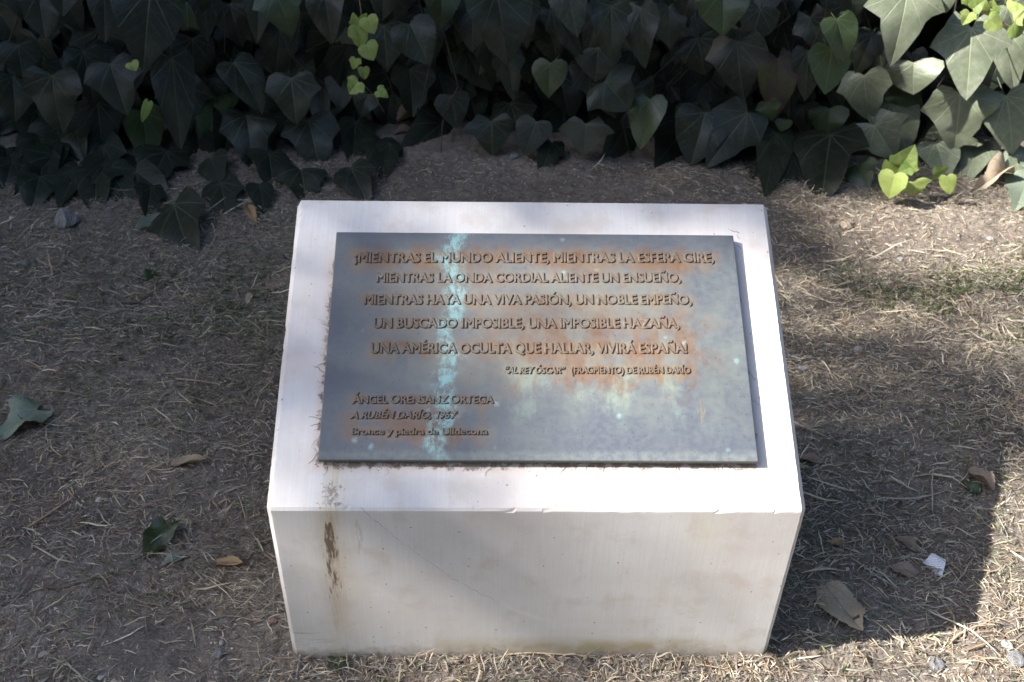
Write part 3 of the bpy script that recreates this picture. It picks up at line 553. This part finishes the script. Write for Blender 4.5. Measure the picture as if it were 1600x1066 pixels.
# bright young shoots: small leaves along a thin stem
YOUNG = [  # base, tip, width, Y
 (556,38,552,22,18,1.0),(566,34,572,22,14,1.0),(574,28,584,52,28,.985),(562,44,548,50,18,.99),(558,42,566,75,36,.98),(572,70,584,93,32,.98),(556,92,552,108,18,.985),(568,106,570,124,17,.985),(560,128,545,146,30,.985),(590,142,606,150,20,.98),(205,98,212,110,20,1.0),(232,160,222,190,14,1.0)]
YR = [(1408,260,1428,232,44,.93),(1392,272,1384,252,26,.93),(1398,272,1388,309,42,.91),(1428,284,1432,304,44,.91),(1470,272,1462,262,26,.93),(1480,276,1484,303,24,.91),(1422,262,1405,268,24,.92),
 (1515,20,1505,38,24,.95),(1520,14,1536,2,22,.95),(1533,16,1535,-6,22,.96),(1546,20,1552,2,20,.96),(1545,30,1566,44,28,.94),(1552,14,1558,28,18,.95),(1582,22,1600,12,44,.95),(1584,36,1602,50,44,.94),(1510,-4,1518,10,18,.96)]
for j, (bx, by, tx, ty, wpx, Y) in enumerate(YOUNG + YR):
    gb = on_ground(bx, by, .02); Y = min(Y * 1.42, gb.y - .01); B = at_depth(bx, by, Y); T = at_depth(tx, ty, min(Y - .006, on_ground(tx, ty, .008).y)); vd = (CAM - B).normalized()
    o = bpy.data.objects.new('young_leaf', LM[(RI.choice(['heart', 'tri']), 'y', RI.randrange(4))]); COL.objects.link(o); o.parent = hedge
    put(o, B, T - B, (vd + Vector((RI.uniform(-.4, .4), 0, RI.uniform(0, .4)))), wpx * 1.12 / F * (B - CAM).dot(FW), max((T - B).length * 1.08, .014)); o['label'] = 'bright yellow green young ivy leaf'
def px_path(pts, r): return ([at_depth(a, b, min(Y * 1.42, on_ground(a, b, .006).y)) for a, b, Y in pts], r)
tubes('vine_stem', [px_path([(560,-10,1.03),(566,30,1.0),(562,50,.99),(568,80,.985),(558,105,.99),(566,130,.99),(585,150,1.0),(600,175,1.03)], .0012)], 0, hedge, M_stem)
tubes('vine_stem', [px_path([(1500,-5,.98),(1520,14,.955),(1545,24,.95),(1575,40,.945),(1612,62,.96)], .0028)], 0, hedge, NT('pale_stem').fin((.36, .22, .13), .7))
tubes('vine_stem', [px_path([(1360,268,.97),(1395,272,.93),(1425,285,.92),(1460,292,.92),(1482,300,.91)], .0014)], 0, hedge, M_stem)
for k in range(16):
    x0 = RI.uniform(-20, 1620); pts = [(x0 + RI.uniform(-25, 25) + i * RI.uniform(-12, 12), -30 + i * 55, 1.15 + RI.uniform(-.02, .02)) for i in range(6)]
    tubes('vine_stem', [px_path(pts, RI.uniform(.0012, .0032))], 0, hedge, M_twigd)
# inner mass of the hedge: thousands of leaves on a lumpy core, up to its full height and beyond the frame
def hedge_mass():
    R = random.Random(5); vs = [leaf_geo(k, random.Random(s), fold=.15 + .1 * s, curl=.3, petiole=False, rings=(0, 1.0)) for s, k in enumerate(['heart', 'tri', 'heart', 'five', 'tri'])]
    AV = []; AF = []; AU = []; n0 = 0
    def surf(x): return 1.72 + .06 * math.sin(x * 3.1) + .05 * math.sin(x * 7.7 + 1)
    N = 3600
    for i in range(N):
        x = R.uniform(-3.4, 3.6); z = R.uniform(.03, 1.34); inframe = abs(x) < 2.1 and z < .6
        y = surf(x) + R.uniform(.0, .16) + (.06 if inframe else 0) - (0 if inframe else R.uniform(.0, .14))
        if i % 5 == 0: z = 1.26 + R.uniform(-.05, .12); y = R.uniform(1.62, 2.47)
        s = R.uniform(.09, .16); a = Vector((R.gauss(0, .35), -.45 + R.gauss(0, .2), -1)).normalized(); nr = Vector((R.gauss(0, .3), -.8, .7))
        if i % 5 == 0: a = Vector((R.gauss(0, 1), R.gauss(0, 1), -.25)).normalized(); nr = Vector((R.gauss(0, .3), R.gauss(0, .3), 1))
        X, Y, Z = ray_basis(a, nr); V, Fq, UV = vs[i % 5]; M = np.array([X, Y, Z]) * s; AV.append(np.array(V) @ M + np.array([x, y, z])); AF.append(np.array(Fq) + n0); AU.append(np.array(UV)); n0 += len(V)
    o = link('hedge_foliage', npmesh('hedge_foliage', np.concatenate(AV), np.concatenate(AF), uv=np.concatenate(AU)), hedge, [M_leaf_shade]); o['kind'] = 'stuff'
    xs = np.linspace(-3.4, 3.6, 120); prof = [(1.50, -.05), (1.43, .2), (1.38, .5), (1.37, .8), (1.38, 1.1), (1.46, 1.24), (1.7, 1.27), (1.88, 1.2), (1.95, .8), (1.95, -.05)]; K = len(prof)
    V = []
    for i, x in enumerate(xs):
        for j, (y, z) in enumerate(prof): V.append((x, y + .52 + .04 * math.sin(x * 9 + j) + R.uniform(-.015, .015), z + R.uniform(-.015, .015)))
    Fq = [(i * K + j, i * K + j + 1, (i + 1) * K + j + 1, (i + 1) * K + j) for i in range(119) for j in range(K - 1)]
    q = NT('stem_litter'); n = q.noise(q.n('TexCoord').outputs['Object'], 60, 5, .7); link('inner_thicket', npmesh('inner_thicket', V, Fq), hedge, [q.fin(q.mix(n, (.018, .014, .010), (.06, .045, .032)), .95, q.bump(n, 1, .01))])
hedge_mass()

# ================================================================== SINGLE THINGS ON THE SOIL
def ground_leaf(name, px, py, tx, ty, wpx, kind, mat, seed, label, cat='leaf', lift=.005, zrot=0, **kw):
    kw.setdefault('rag', .022); kw['wave'] = kw.get('wave', .04) + .05; kw['fold'] = kw.get('fold', .2) * 1.2
    B = on_ground(px, py); T = on_ground(tx, ty); B.z = ghs(B.x, B.y) + lift; T.z = ghs(T.x, T.y) + lift * 1.2; me = leaf_mesh(name, kind, seed, mat, petiole=False, **kw)
    W = wpx / F * (B - CAM).dot(FW); o = bpy.data.objects.new(name, me); COL.objects.link(o); put(o, B, T - B, Vector((RI.uniform(-.2, .2), -.15, 1)), W, (T - B).length); tag(o, label, cat, 'fallen leaves on the soil')
    zs = [(o.matrix_world @ v.co) for v in me.vertices]; lo = min(p.z - ghs(p.x, p.y) for p in zs); o.location.z += max(0, .001 - lo) * .8
    return o
R5 = (0, .2, .4, .6, .8, 1.0)
ground_leaf('fallen_leaf', 1284, 914, 1346, 993, 74, 'ovate', M_dry, 3, 'large dry grey tan leaf with dark nicks lying in the shadow right of the stone', fold=.25, curl=-.1, wave=.05, droop=.5, rings=R5, rag=.024)
ground_leaf('fallen_leaf', 1392, 886, 1440, 892, 34, 'ovate', M_brown, 5, 'dull purplish brown leaf lying left of the paper scrap', fold=.2, curl=.1, rings=R5)
ground_leaf('fallen_leaf', 62, 655, -8, 696, 66, 'five', M_pale, 6, 'curled grey green ivy leaf lying at the far left edge', fold=.3, curl=.4, wave=.08, rings=R5)
ground_leaf('fallen_leaf', 262, 830, 228, 880, 46, 'heart', M_mid, 8, 'crumpled dark green leaf lying in the lower left soil', fold=.4, curl=.5, wave=.1, rings=R5)
ground_leaf('fallen_leaf', 290, 864, 250, 884, 26, 'ovate', M_pale, 9, 'small pale grey green leaf piece touching the crumpled dark green leaf', fold=.3, rings=R5)
ground_leaf('fallen_leaf', 336, 878, 382, 884, 24, 'ovate', M_tan, 12, 'small tan orange leaf lying left of the stone block', fold=.4, curl=-.3, rings=R5)
ground_leaf('fallen_leaf', 268, 736, 325, 728, 24, 'ovate', M_dry, 13, 'narrow curled dry leaf among straw left of the stone block', fold=.7, curl=-.3, rings=R5)
ground_leaf('fallen_leaf', 262, 342, 211, 365, 22, 'ovate', M_pale, 14, 'pale green leaf with pointed end lying under the left ivy', fold=.5, curl=.2, rings=R5)
ground_leaf('fallen_leaf', 1510, 738, 1560, 762, 34, 'ovate', M_brown, 16, 'curled brown leaf near the right edge beside the shadow', fold=.8, curl=.5, wave=.1, rings=R5)
ground_leaf('fallen_leaf', 1527, 765, 1500, 745, 26, 'heart', M_mid, 17, 'small green leaf under the curled brown leaf near the right edge', fold=.4, rings=R5)
ground_leaf('fallen_leaf', 622, 208, 670, 182, 34, 'ovate', M_dry, 19, 'curled dry brown leaf lying in the dark gap behind the stone', fold=.9, curl=.4, droop=.2, rings=R5, lift=.02)
ground_leaf('fallen_leaf', 616, 226, 665, 214, 18, 'ovate', M_brown, 20, 'thin brown leaf just below the curled dry leaf behind the stone', fold=.7, curl=.4, rings=R5, lift=.01)
ground_leaf('fallen_leaf', 1612, 262, 1586, 332, 88, 'tri', M_pale, 22, 'broad pale green leaf lying at the right edge under the ivy', fold=.2, curl=.2, rings=R5, lift=.012)
ground_leaf('fallen_leaf', 1564, 278, 1520, 300, 36, 'tri', M_dry, 23, 'crumpled whitish dry leaf by the yellow green shoot at right', fold=.7, curl=.3, wave=.15, rings=R5, lift=.008)
ground_leaf('fallen_leaf', 395, 458, 384, 474, 14, 'ovate', M_dry, 24, 'tiny tan leaf scrap lying left of the block halfway up', fold=.4, rings=R5)
ground_leaf('fallen_leaf', 388, 330, 400, 352, 20, 'ovate', M_tan, 26, 'small tan leaf at the foot of the left ivy leaves', fold=.5, rings=R5)
ground_leaf('fallen_leaf', 238, 425, 222, 440, 16, 'heart', M_mid, 27, 'small green leaf on the soil below the pale pointed leaf', fold=.4, rings=R5)
ground_leaf('fallen_leaf', 1400, 840, 1440, 858, 24, 'ovate', M_brown, 29, 'dark brown curled leaf above the paper scrap', fold=.6, curl=.5, rings=R5)
ground_leaf('fallen_leaf', 1240, 716, 1290, 722, 18, 'ovate', M_brown, 30, 'dark leaf against the right side of the stone block', fold=.4, rings=R5)
ground_leaf('fallen_leaf', 1298, 852, 1322, 842, 14, 'ovate', M_tan, 31, 'tiny orange brown leaf in the shadow right of the block', fold=.5, rings=R5)

def stone_mat(name, c): 
    q = NT(name); n = q.noise(q.n('TexCoord').outputs['Object'], 1.6, 5, .65); return q.fin(q.mix(n, tuple(a * .6 for a in c), tuple(min(1, a * 1.3) for a in c)), .75, q.bump(n, .6, .4), .3)
M_peb = {'grey': stone_mat('grey_pebble', (.24, .24, .24)), 'white': stone_mat('white_pebble', (.46, .43, .40)), 'tan': stone_mat('tan_pebble', (.36, .29, .22)), 'pink': stone_mat('pink_pebble', (.36, .24, .19))}
def pebble(px, py, w, h, mk, seed, label, rough=.12, rot=0, flat=.5, sub=2):
    R = random.Random(seed); P = on_ground(px, py); bm = bmesh.new(); bmesh.ops.create_icosphere(bm, subdivisions=sub, radius=1)
    for v in bm.verts: 
        n = v.co.normalized(); k = 1 + rough * (math.sin(n.x * 3 + seed) + math.sin(n.y * 4 + seed * 2) * .8 + math.sin(n.z * 5 + seed)) * .6 + R.uniform(-rough, rough) * .45; v.co = n * k
    me = bpy.data.meshes.new('pebble'); bm.to_mesh(me); bm.free(); me.materials.append(M_peb[mk])
    for p in me.polygons: p.use_smooth = rough < .2
    o = bpy.data.objects.new('pebble', me); COL.objects.link(o); d = (P - CAM).dot(FW); sx = w / F * d / 2; sy = h / F * d / 2 / .75
    o.scale = (sx, sy, min(sx, sy) * flat * 1.4); o.rotation_euler = (0, 0, rot); o.location = (P.x, P.y, ghs(P.x, P.y) + o.scale.z * .35); tag(o, label, 'stone', 'stones lying on the soil'); return o
pebble(103, 350, 36, 32, 'grey', 1, 'rough light grey lump of stone below the left ivy', .28, .3, .8)
pebble(1323, 350, 20, 14, 'tan', 2, 'tan stone on the sunlit soil beyond the block corner', .2, .2)
pebble(1255, 577, 22, 7, 'white', 3, 'flat white stone chip close to the block right side', .14, .05)
pebble(1456, 655, 9, 20, 'white', 4, 'small whitish stone chip standing slanted in the right straw', .14, .5)
pebble(1466, 1030, 26, 22, 'grey', 5, 'pale grey pebble on sunlit soil in the lower right', .14, .2)
pebble(1590, 1024, 30, 22, 'grey', 6, 'larger pale grey pebble at the lower right corner', .1, .1)
pebble(1576, 1002, 18, 16, 'white', 7, 'white pebble just above the corner pebble at lower right', .12, .6)
pebble(70, 1026, 18, 9, 'white', 8, 'oval whitish pebble on bare soil in the lower left corner', .08, .5)
pebble(342, 1022, 16, 15, 'grey', 9, 'round grey pebble left of the block foot', .08, .1)
pebble(346, 1004, 8, 8, 'white', 10, 'tiny white pebble just above the round grey pebble', .08)
pebble(1340, 548, 14, 10, 'white', 11, 'small white stone in the half shaded straw at right', .18, .3)
pebble(93, 585, 14, 8, 'pink', 12, 'small pinkish stone in the left straw', .12, .2)
pebble(38, 409, 14, 10, 'grey', 13, 'small grey stone near the left edge above the straw', .15, .2)
pebble(1490, 1010, 12, 10, 'pink', 14, 'pinkish pebble above the pale grey pebble at lower right', .1)
pebble(712, 1036, 22, 9, 'tan', 15, 'flat tan pebble lying right in front of the block', .08, .1)
pebble(425, 968, 14, 11, 'pink', 16, 'orange brown pebble against the left edge of the block', .1, .1)
pebble(803, 250, 16, 10, 'grey', 17, 'small grey stone in the dark gap behind the block', .15, .4)
pebble(1128, 1054, 14, 12, 'tan', 18, 'brown pebble at the bottom edge in front of the block', .08, .3)
pebble(695, 1046, 9, 12, 'pink', 19, 'tiny orange pebble in front of the block', .1, .3)
pebble(1450, 905, 7, 7, 'white', 20, 'tiny white pebble left below the paper scrap', .1, .3)
pebble(1548, 372, 12, 8, 'white', 21, 'small white stone on the sunny bare soil at upper right', .2, .3)
pebble(1408, 402, 9, 7, 'white', 22, 'tiny white stone on the half shaded soil at upper right', .2, .3)
pebble(1375, 327, 16, 8, 'tan', 23, 'flat tan stone chip under the yellow green shoot', .2, .3)

def paper_scrap():
    pts = [(1455.3, 866.2), (1478.7, 873.3), (1472.6, 899.6), (1461.4, 896.6), (1469.5, 881.5), (1457.5, 883.5), (1441.6, 879)]; bm = bmesh.new(); vs = []
    for i, (a, b) in enumerate(pts): P = on_ground(a, b); vs.append(bm.verts.new((P.x, P.y, .0)))
    c = on_ground(1462, 881); bm.faces.new(vs[::-1]); bmesh.ops.triangulate(bm, faces=bm.faces[:]); bmesh.ops.subdivide_edges(bm, edges=bm.edges[:], cuts=2, use_grid_fill=True)
    bmesh.ops.recalc_face_normals(bm, faces=bm.faces[:])
    for v in bm.verts: v.co -= Vector((c.x, c.y, 0)); v.co.z = .007 + .003 * math.sin(v.co.x * 160 + v.co.y * 90)
    me = bpy.data.meshes.new('paper_scrap'); bm.to_mesh(me); bm.free(); q = NT('printed_paper'); o = q.n('TexCoord').outputs['Object']; x, y, z = q.xyz(o)
    yy = q.m('ADD', y, q.m('MULTIPLY', x, .35)); ln = q.ss(q.m('ABSOLUTE', q.m('SUBTRACT', q.m('FRACT', q.m('MULTIPLY', yy, 330)), .5)), .14, .2, 1, 0)
    wv = q.ss(q.noise(q.comb(q.m('MULTIPLY', x, 900), q.m('FLOOR', q.m('MULTIPLY', yy, 330))), 1, 1), .42, .48); me.materials.append(q.fin(q.mix(q.m('MULTIPLY', q.m('MULTIPLY', ln, wv), .75), (.68, .68, .70), (.1, .1, .12)), .7))
    ob = bpy.data.objects.new('paper_scrap', me); COL.objects.link(ob); ob.location = (c.x, c.y, ghs(c.x, c.y)); tag(ob, 'torn white scrap of printed paper on the straw in the block shadow', 'paper')
paper_scrap()
def twig(pts, r, label, mat, lift=.003):
    P = [on_ground(a, b) for a, b in pts]
    for i, p in enumerate(P): p.z = ghs(p.x, p.y) + lift + r
    o = tubes('twig', [(P, r)], 0, None, mat, 6); tag(o, label, 'twig', 'twigs lying on the soil')
M_tw = NT('twig_bark').fin((.10, .075, .055), .9); M_tw2 = NT('dry_twig').fin((.34, .25, .16), .8)
twig([(1487, 1000), (1500, 988), (1525, 978), (1555, 975)], .0022, 'curved tan twig lying across the lower corner of the shadow', M_tw2, .006)
twig([(180, 470), (215, 474), (245, 455), (275, 430)], .0026, 'dark forked twig on the soil left of the block', M_tw)
twig([(275, 594), (310, 598), (345, 603)], .0018, 'thin straight pale twig left of the block halfway down', M_tw2)
twig([(790, 1030), (830, 1028), (880, 1030), (930, 1029)], .0016, 'thin dry stalk lying along the foot of the block front', M_tw2)
twig([(45, 835), (80, 808), (115, 785)], .0024, 'short pale twig at lower left pointing up right', M_tw2)
twig([(1085, 1040), (1130, 1048), (1180, 1038)], .0013, 'thin stalk on the soil in front of the block right corner', M_tw2)
twig([(352, 802), (366, 790), (380, 784)], .0016, 'short tan stick close to the left side of the block', M_tw2)
twig([(1340, 628), (1365, 612), (1372, 600)], .0016, 'short forked pale stick in the straw beyond the shadow', M_tw2)

def weed_tuft(px, py, n, r, label):
    c = on_ground(px, py); R = random.Random(px); V = []; Fq = []; C = []
    for i in range(n):
        a = R.uniform(0, 6.28); L = R.uniform(.4, 1) * r; b = Vector((c.x + math.cos(a) * r * .4 * R.random(), c.y + math.sin(a) * r * .25 * R.random() - .002, ghs(c.x, c.y))); d = Vector((math.cos(a), math.sin(a), 0)); s = Vector((-d.y, d.x, 0)) * R.uniform(.0012, .003); n0 = len(V)
        if b.y > -.004: b.y = -.004
        for k in range(4): t = k / 3; p = b + d * L * t + Vector((0, 0, L * (1.1 * t - .8 * t * t))); p.y = min(p.y, -.002) if abs(p.x) < .33 else p.y; w_ = s * (math.sin(math.pi * (t * .8 + .15))); V += [tuple(p - w_), tuple(p + w_)]
        for k in range(3): Fq.append((n0 + k * 2, n0 + k * 2 + 1, n0 + k * 2 + 3, n0 + k * 2 + 2))
        C += [(.03, .045, .022)] * 8 if R.random() < .7 else [(.06, .075, .035)] * 8
    tag(link('weed_tuft', npmesh('weed_tuft', V, Fq, np.array(C)), mats=[M_straw]), label, 'weed')
weed_tuft(528, 1034, 60, .014, 'small dark green weed growing at the foot of the block front')

# ================================================================== THE TREE WHOSE CROWN SHADES THE LEFT SIDE (out of the frame)
def shade_tree():
    R = np.random.RandomState(17); N = 330000
    gx = R.uniform(-7.5, 2.8, N); gy = R.uniform(-4, 4.2, N); z = R.uniform(7.0, 10.5, N)
    wv = .04 * np.sin(gy * 9)
    T = .03 + .33 * sst(-.18, .06, gx) + .64 * sst(.13, .50, gx + wv)
    T = np.where(gy < .085, np.maximum(T, .26 * sst(-.8, -.45, gx) + .30 * sst(-.45, -.10, gx) + .44 * sst(.0, .55, gx)), T)
    T = np.maximum(T, .24 * sst(.52, .8, vn(gx * 4.2, gy * 6.5, 51)) * (gx < .1) * (gy < 1.15))
    band = sst(.30, .52, gy + .10 * (gx - .7)) * (1 - sst(.98, 1.10, gy)); T = T * (1 - (.88 - .50 * sst(.5, .75, gy)) * band * (1 - .4 * sst(.85, 1.1, gx)) * (gx < 1.4))
    T = np.where(gy > 1.0, np.minimum(T, sst(.62, .85, gx)), T); T = np.where(gy > 1.34, sst(.95, 1.3, gx), T)
    tau = -np.log(np.clip(T, .03, .985)); near = np.exp(-((gx + 3) / 4.5) ** 2 - (gy / 3.6) ** 2)
    core = (np.abs(gx - .2) < 2.2) & (np.abs(gy - .7) < 1.5)
    keep = np.where(core, R.rand(N) < tau / 3.4, R.rand(N) < .22 * near * (gx < .4)); gx, gy, z = gx[keep], gy[keep], z[keep]; N = len(z)
    S_ = np.array(SUN); C = np.stack([gx, gy, np.zeros(N)], -1) + S_[None] * (z / S_[2])[:, None]
    s = R.uniform(.05, .088, N); u = R.normal(size=(N, 3)); u /= np.linalg.norm(u, axis=1, keepdims=True); v = np.cross(u, S_ + R.normal(0, .5, (N, 3))); v /= np.linalg.norm(v, axis=1, keepdims=True)
    pts = [(-.5, 0), (-.2, .28), (.2, .25), (.55, 0), (.2, -.25), (-.2, -.28)]
    V = np.stack([C + u * s[:, None] * a + v * s[:, None] * b for a, b in pts], 1).reshape(-1, 3); Fq = np.arange(N * 6).reshape(N, 6)
    t = bpy.data.objects.new('shade_tree', None); COL.objects.link(t); tx, ty = -12.4, -1.8; t.location = (tx, ty, 0); tag(t, 'broad leafy tree beyond the left side whose crown shades the ground', 'tree')
    cr = link('crown', npmesh('crown', V - np.array([tx, ty, 0]), Fq), t, [NT('tree_leaves').fin((.06, .09, .03), .5)]); cr['kind'] = 'stuff'
    bark = NT('bark').fin((.12, .09, .07), .9)
    tubes('trunk', [([Vector((0, 0, -.1)), Vector((.1, 0, 2)), Vector((.05, .1, 4)), Vector((.2, 0, 6.2)), Vector((.3, .1, 8.5))], .28)], 0, t, bark, 12)
    for k in range(9):
        a = k * .7; tubes('limb', [([Vector((.15, .05, 4 + k * .35)), Vector((1.2 * math.cos(a), 1.2 * math.sin(a), 5.5 + k * .3)), Vector((2.7 * math.cos(a), 2.5 * math.sin(a), 7.4 + k * .15))], .09)], 0, t, bark, 7)
shade_tree()
def leafy(name, N, rx, ry, rz, keepf, loc, label, seed, big=1.0):  # unseen tree masses, added to hold back skylight
    R = np.random.RandomState(seed); x = R.uniform(*rx, N); y = R.uniform(*ry, N); z = R.uniform(*rz, N)
    lump = .5 + .5 * np.sin(x * 2.1 + z) * np.cos(y * 2.3 - z * 1.7); keep = keepf(x, y, z) & (R.rand(N) < .5 + .5 * lump); x, y, z = x[keep], y[keep], z[keep]; N = len(x)
    C = np.stack([x, y, z], -1); s = R.uniform(.07, .13, N) * big; u = R.normal(size=(N, 3)); u /= np.linalg.norm(u, axis=1, keepdims=True); v = np.cross(u, np.array([0, -.4, 1]) + R.normal(0, .5, (N, 3))); v /= np.linalg.norm(v, axis=1, keepdims=True)
    pts = [(-.55, 0), (-.2, .26), (.2, .24), (.6, 0), (.2, -.24), (-.2, -.26)]
    V = np.stack([C + u * s[:, None] * a + v * s[:, None] * b for a, b in pts], 1).reshape(-1, 3); Fq = np.arange(N * 6).reshape(N, 6)
    t = bpy.data.objects.new(name, None); COL.objects.link(t); t.location = loc; tag(t, label, 'tree')
    cr = link('crown', npmesh('crown', V - np.array(loc), Fq), t, [NT('added_evergreen_leaves').fin((.035, .055, .02), .5)]); cr['kind'] = 'stuff'
    bark = NT('dark_bark').fin((.09, .07, .055), .9); h = rz[1] * .8
    tubes('trunk', [([Vector((0, 0, -.1)), Vector((.05, 0, h * .3)), Vector((.1, .1, h * .6)), Vector((.1, 0, h))], .2)], 0, t, bark, 10)
    for k in range(8):
        a = k * .8; tubes('limb', [([Vector((.05, 0, h * (.3 + .05 * k))), Vector((1.4 * math.cos(a), .7 * math.sin(a), h * (.5 + .05 * k))), Vector((2.8 * math.cos(a), 1.2 * math.sin(a), h * (.6 + .05 * k)))], .06)], 0, t, bark, 6)
leafy('added_evergreen', 150000, (-5.5, 5.5), (.8, 4.6), (1.2, 4.4), lambda x, y, z: (z > 1.95 - .4 * y + .1 * np.sin(x * 7)) & ((y > 1.5 + .1 * np.sin(x * 5)) | ((y > .80) & (((x + 1.087 * z) < .05) | ((x + 1.087 * z) > 2.5)))), (-.4, 2.9, 0), 'added low evergreen crown behind the ivy hedge keeping skylight off it', 23)  # added canopy darkens the hedge; gap left for the sun
leafy('added_evergreen', 50000, (-6, 7), (-7.5, -3.6), (.4, 6.2), lambda x, y, z: (((x - .5) / 6.5) ** 2 + ((z - 3.2) / 3.0) ** 2 < 1) & (y + .204 * z < -.9), (1.0, -6.6, 0), 'added broad tree mass behind the viewer blocking the low front sky', 29, 1.7)  # added out of view to block sky in front of the hedge
leafy('added_evergreen', 26000, (3.2, 8.0), (-3.5, 4.5), (.2, 6.5), lambda x, y, z: ((x - 5.8) / 2.6) ** 2 + ((z - 3.4) / 3.2) ** 2 < 1, (5.8, .8, 0), 'added tall tree mass at the right blocking sky from the side', 31, 1.8)  # added out of view to cut side light from the right
leafy('added_evergreen', 26000, (-8.5, -3.2), (-3.5, 4.5), (.2, 5.5), lambda x, y, z: (((x + 5.8) / 2.6) ** 2 + ((z - 2.8) / 2.7) ** 2 < 1) & (x + 1.087 * z < -.8), (-6.2, 1.0, 0), 'added rounded tree mass at the left blocking sky from the side', 37, 1.8)  # added out of view to cut side light, kept below the sun
print('leaves', NLEAF[0], 'letters', sum(1 for o in bpy.data.objects if o.name.startswith('letter')))
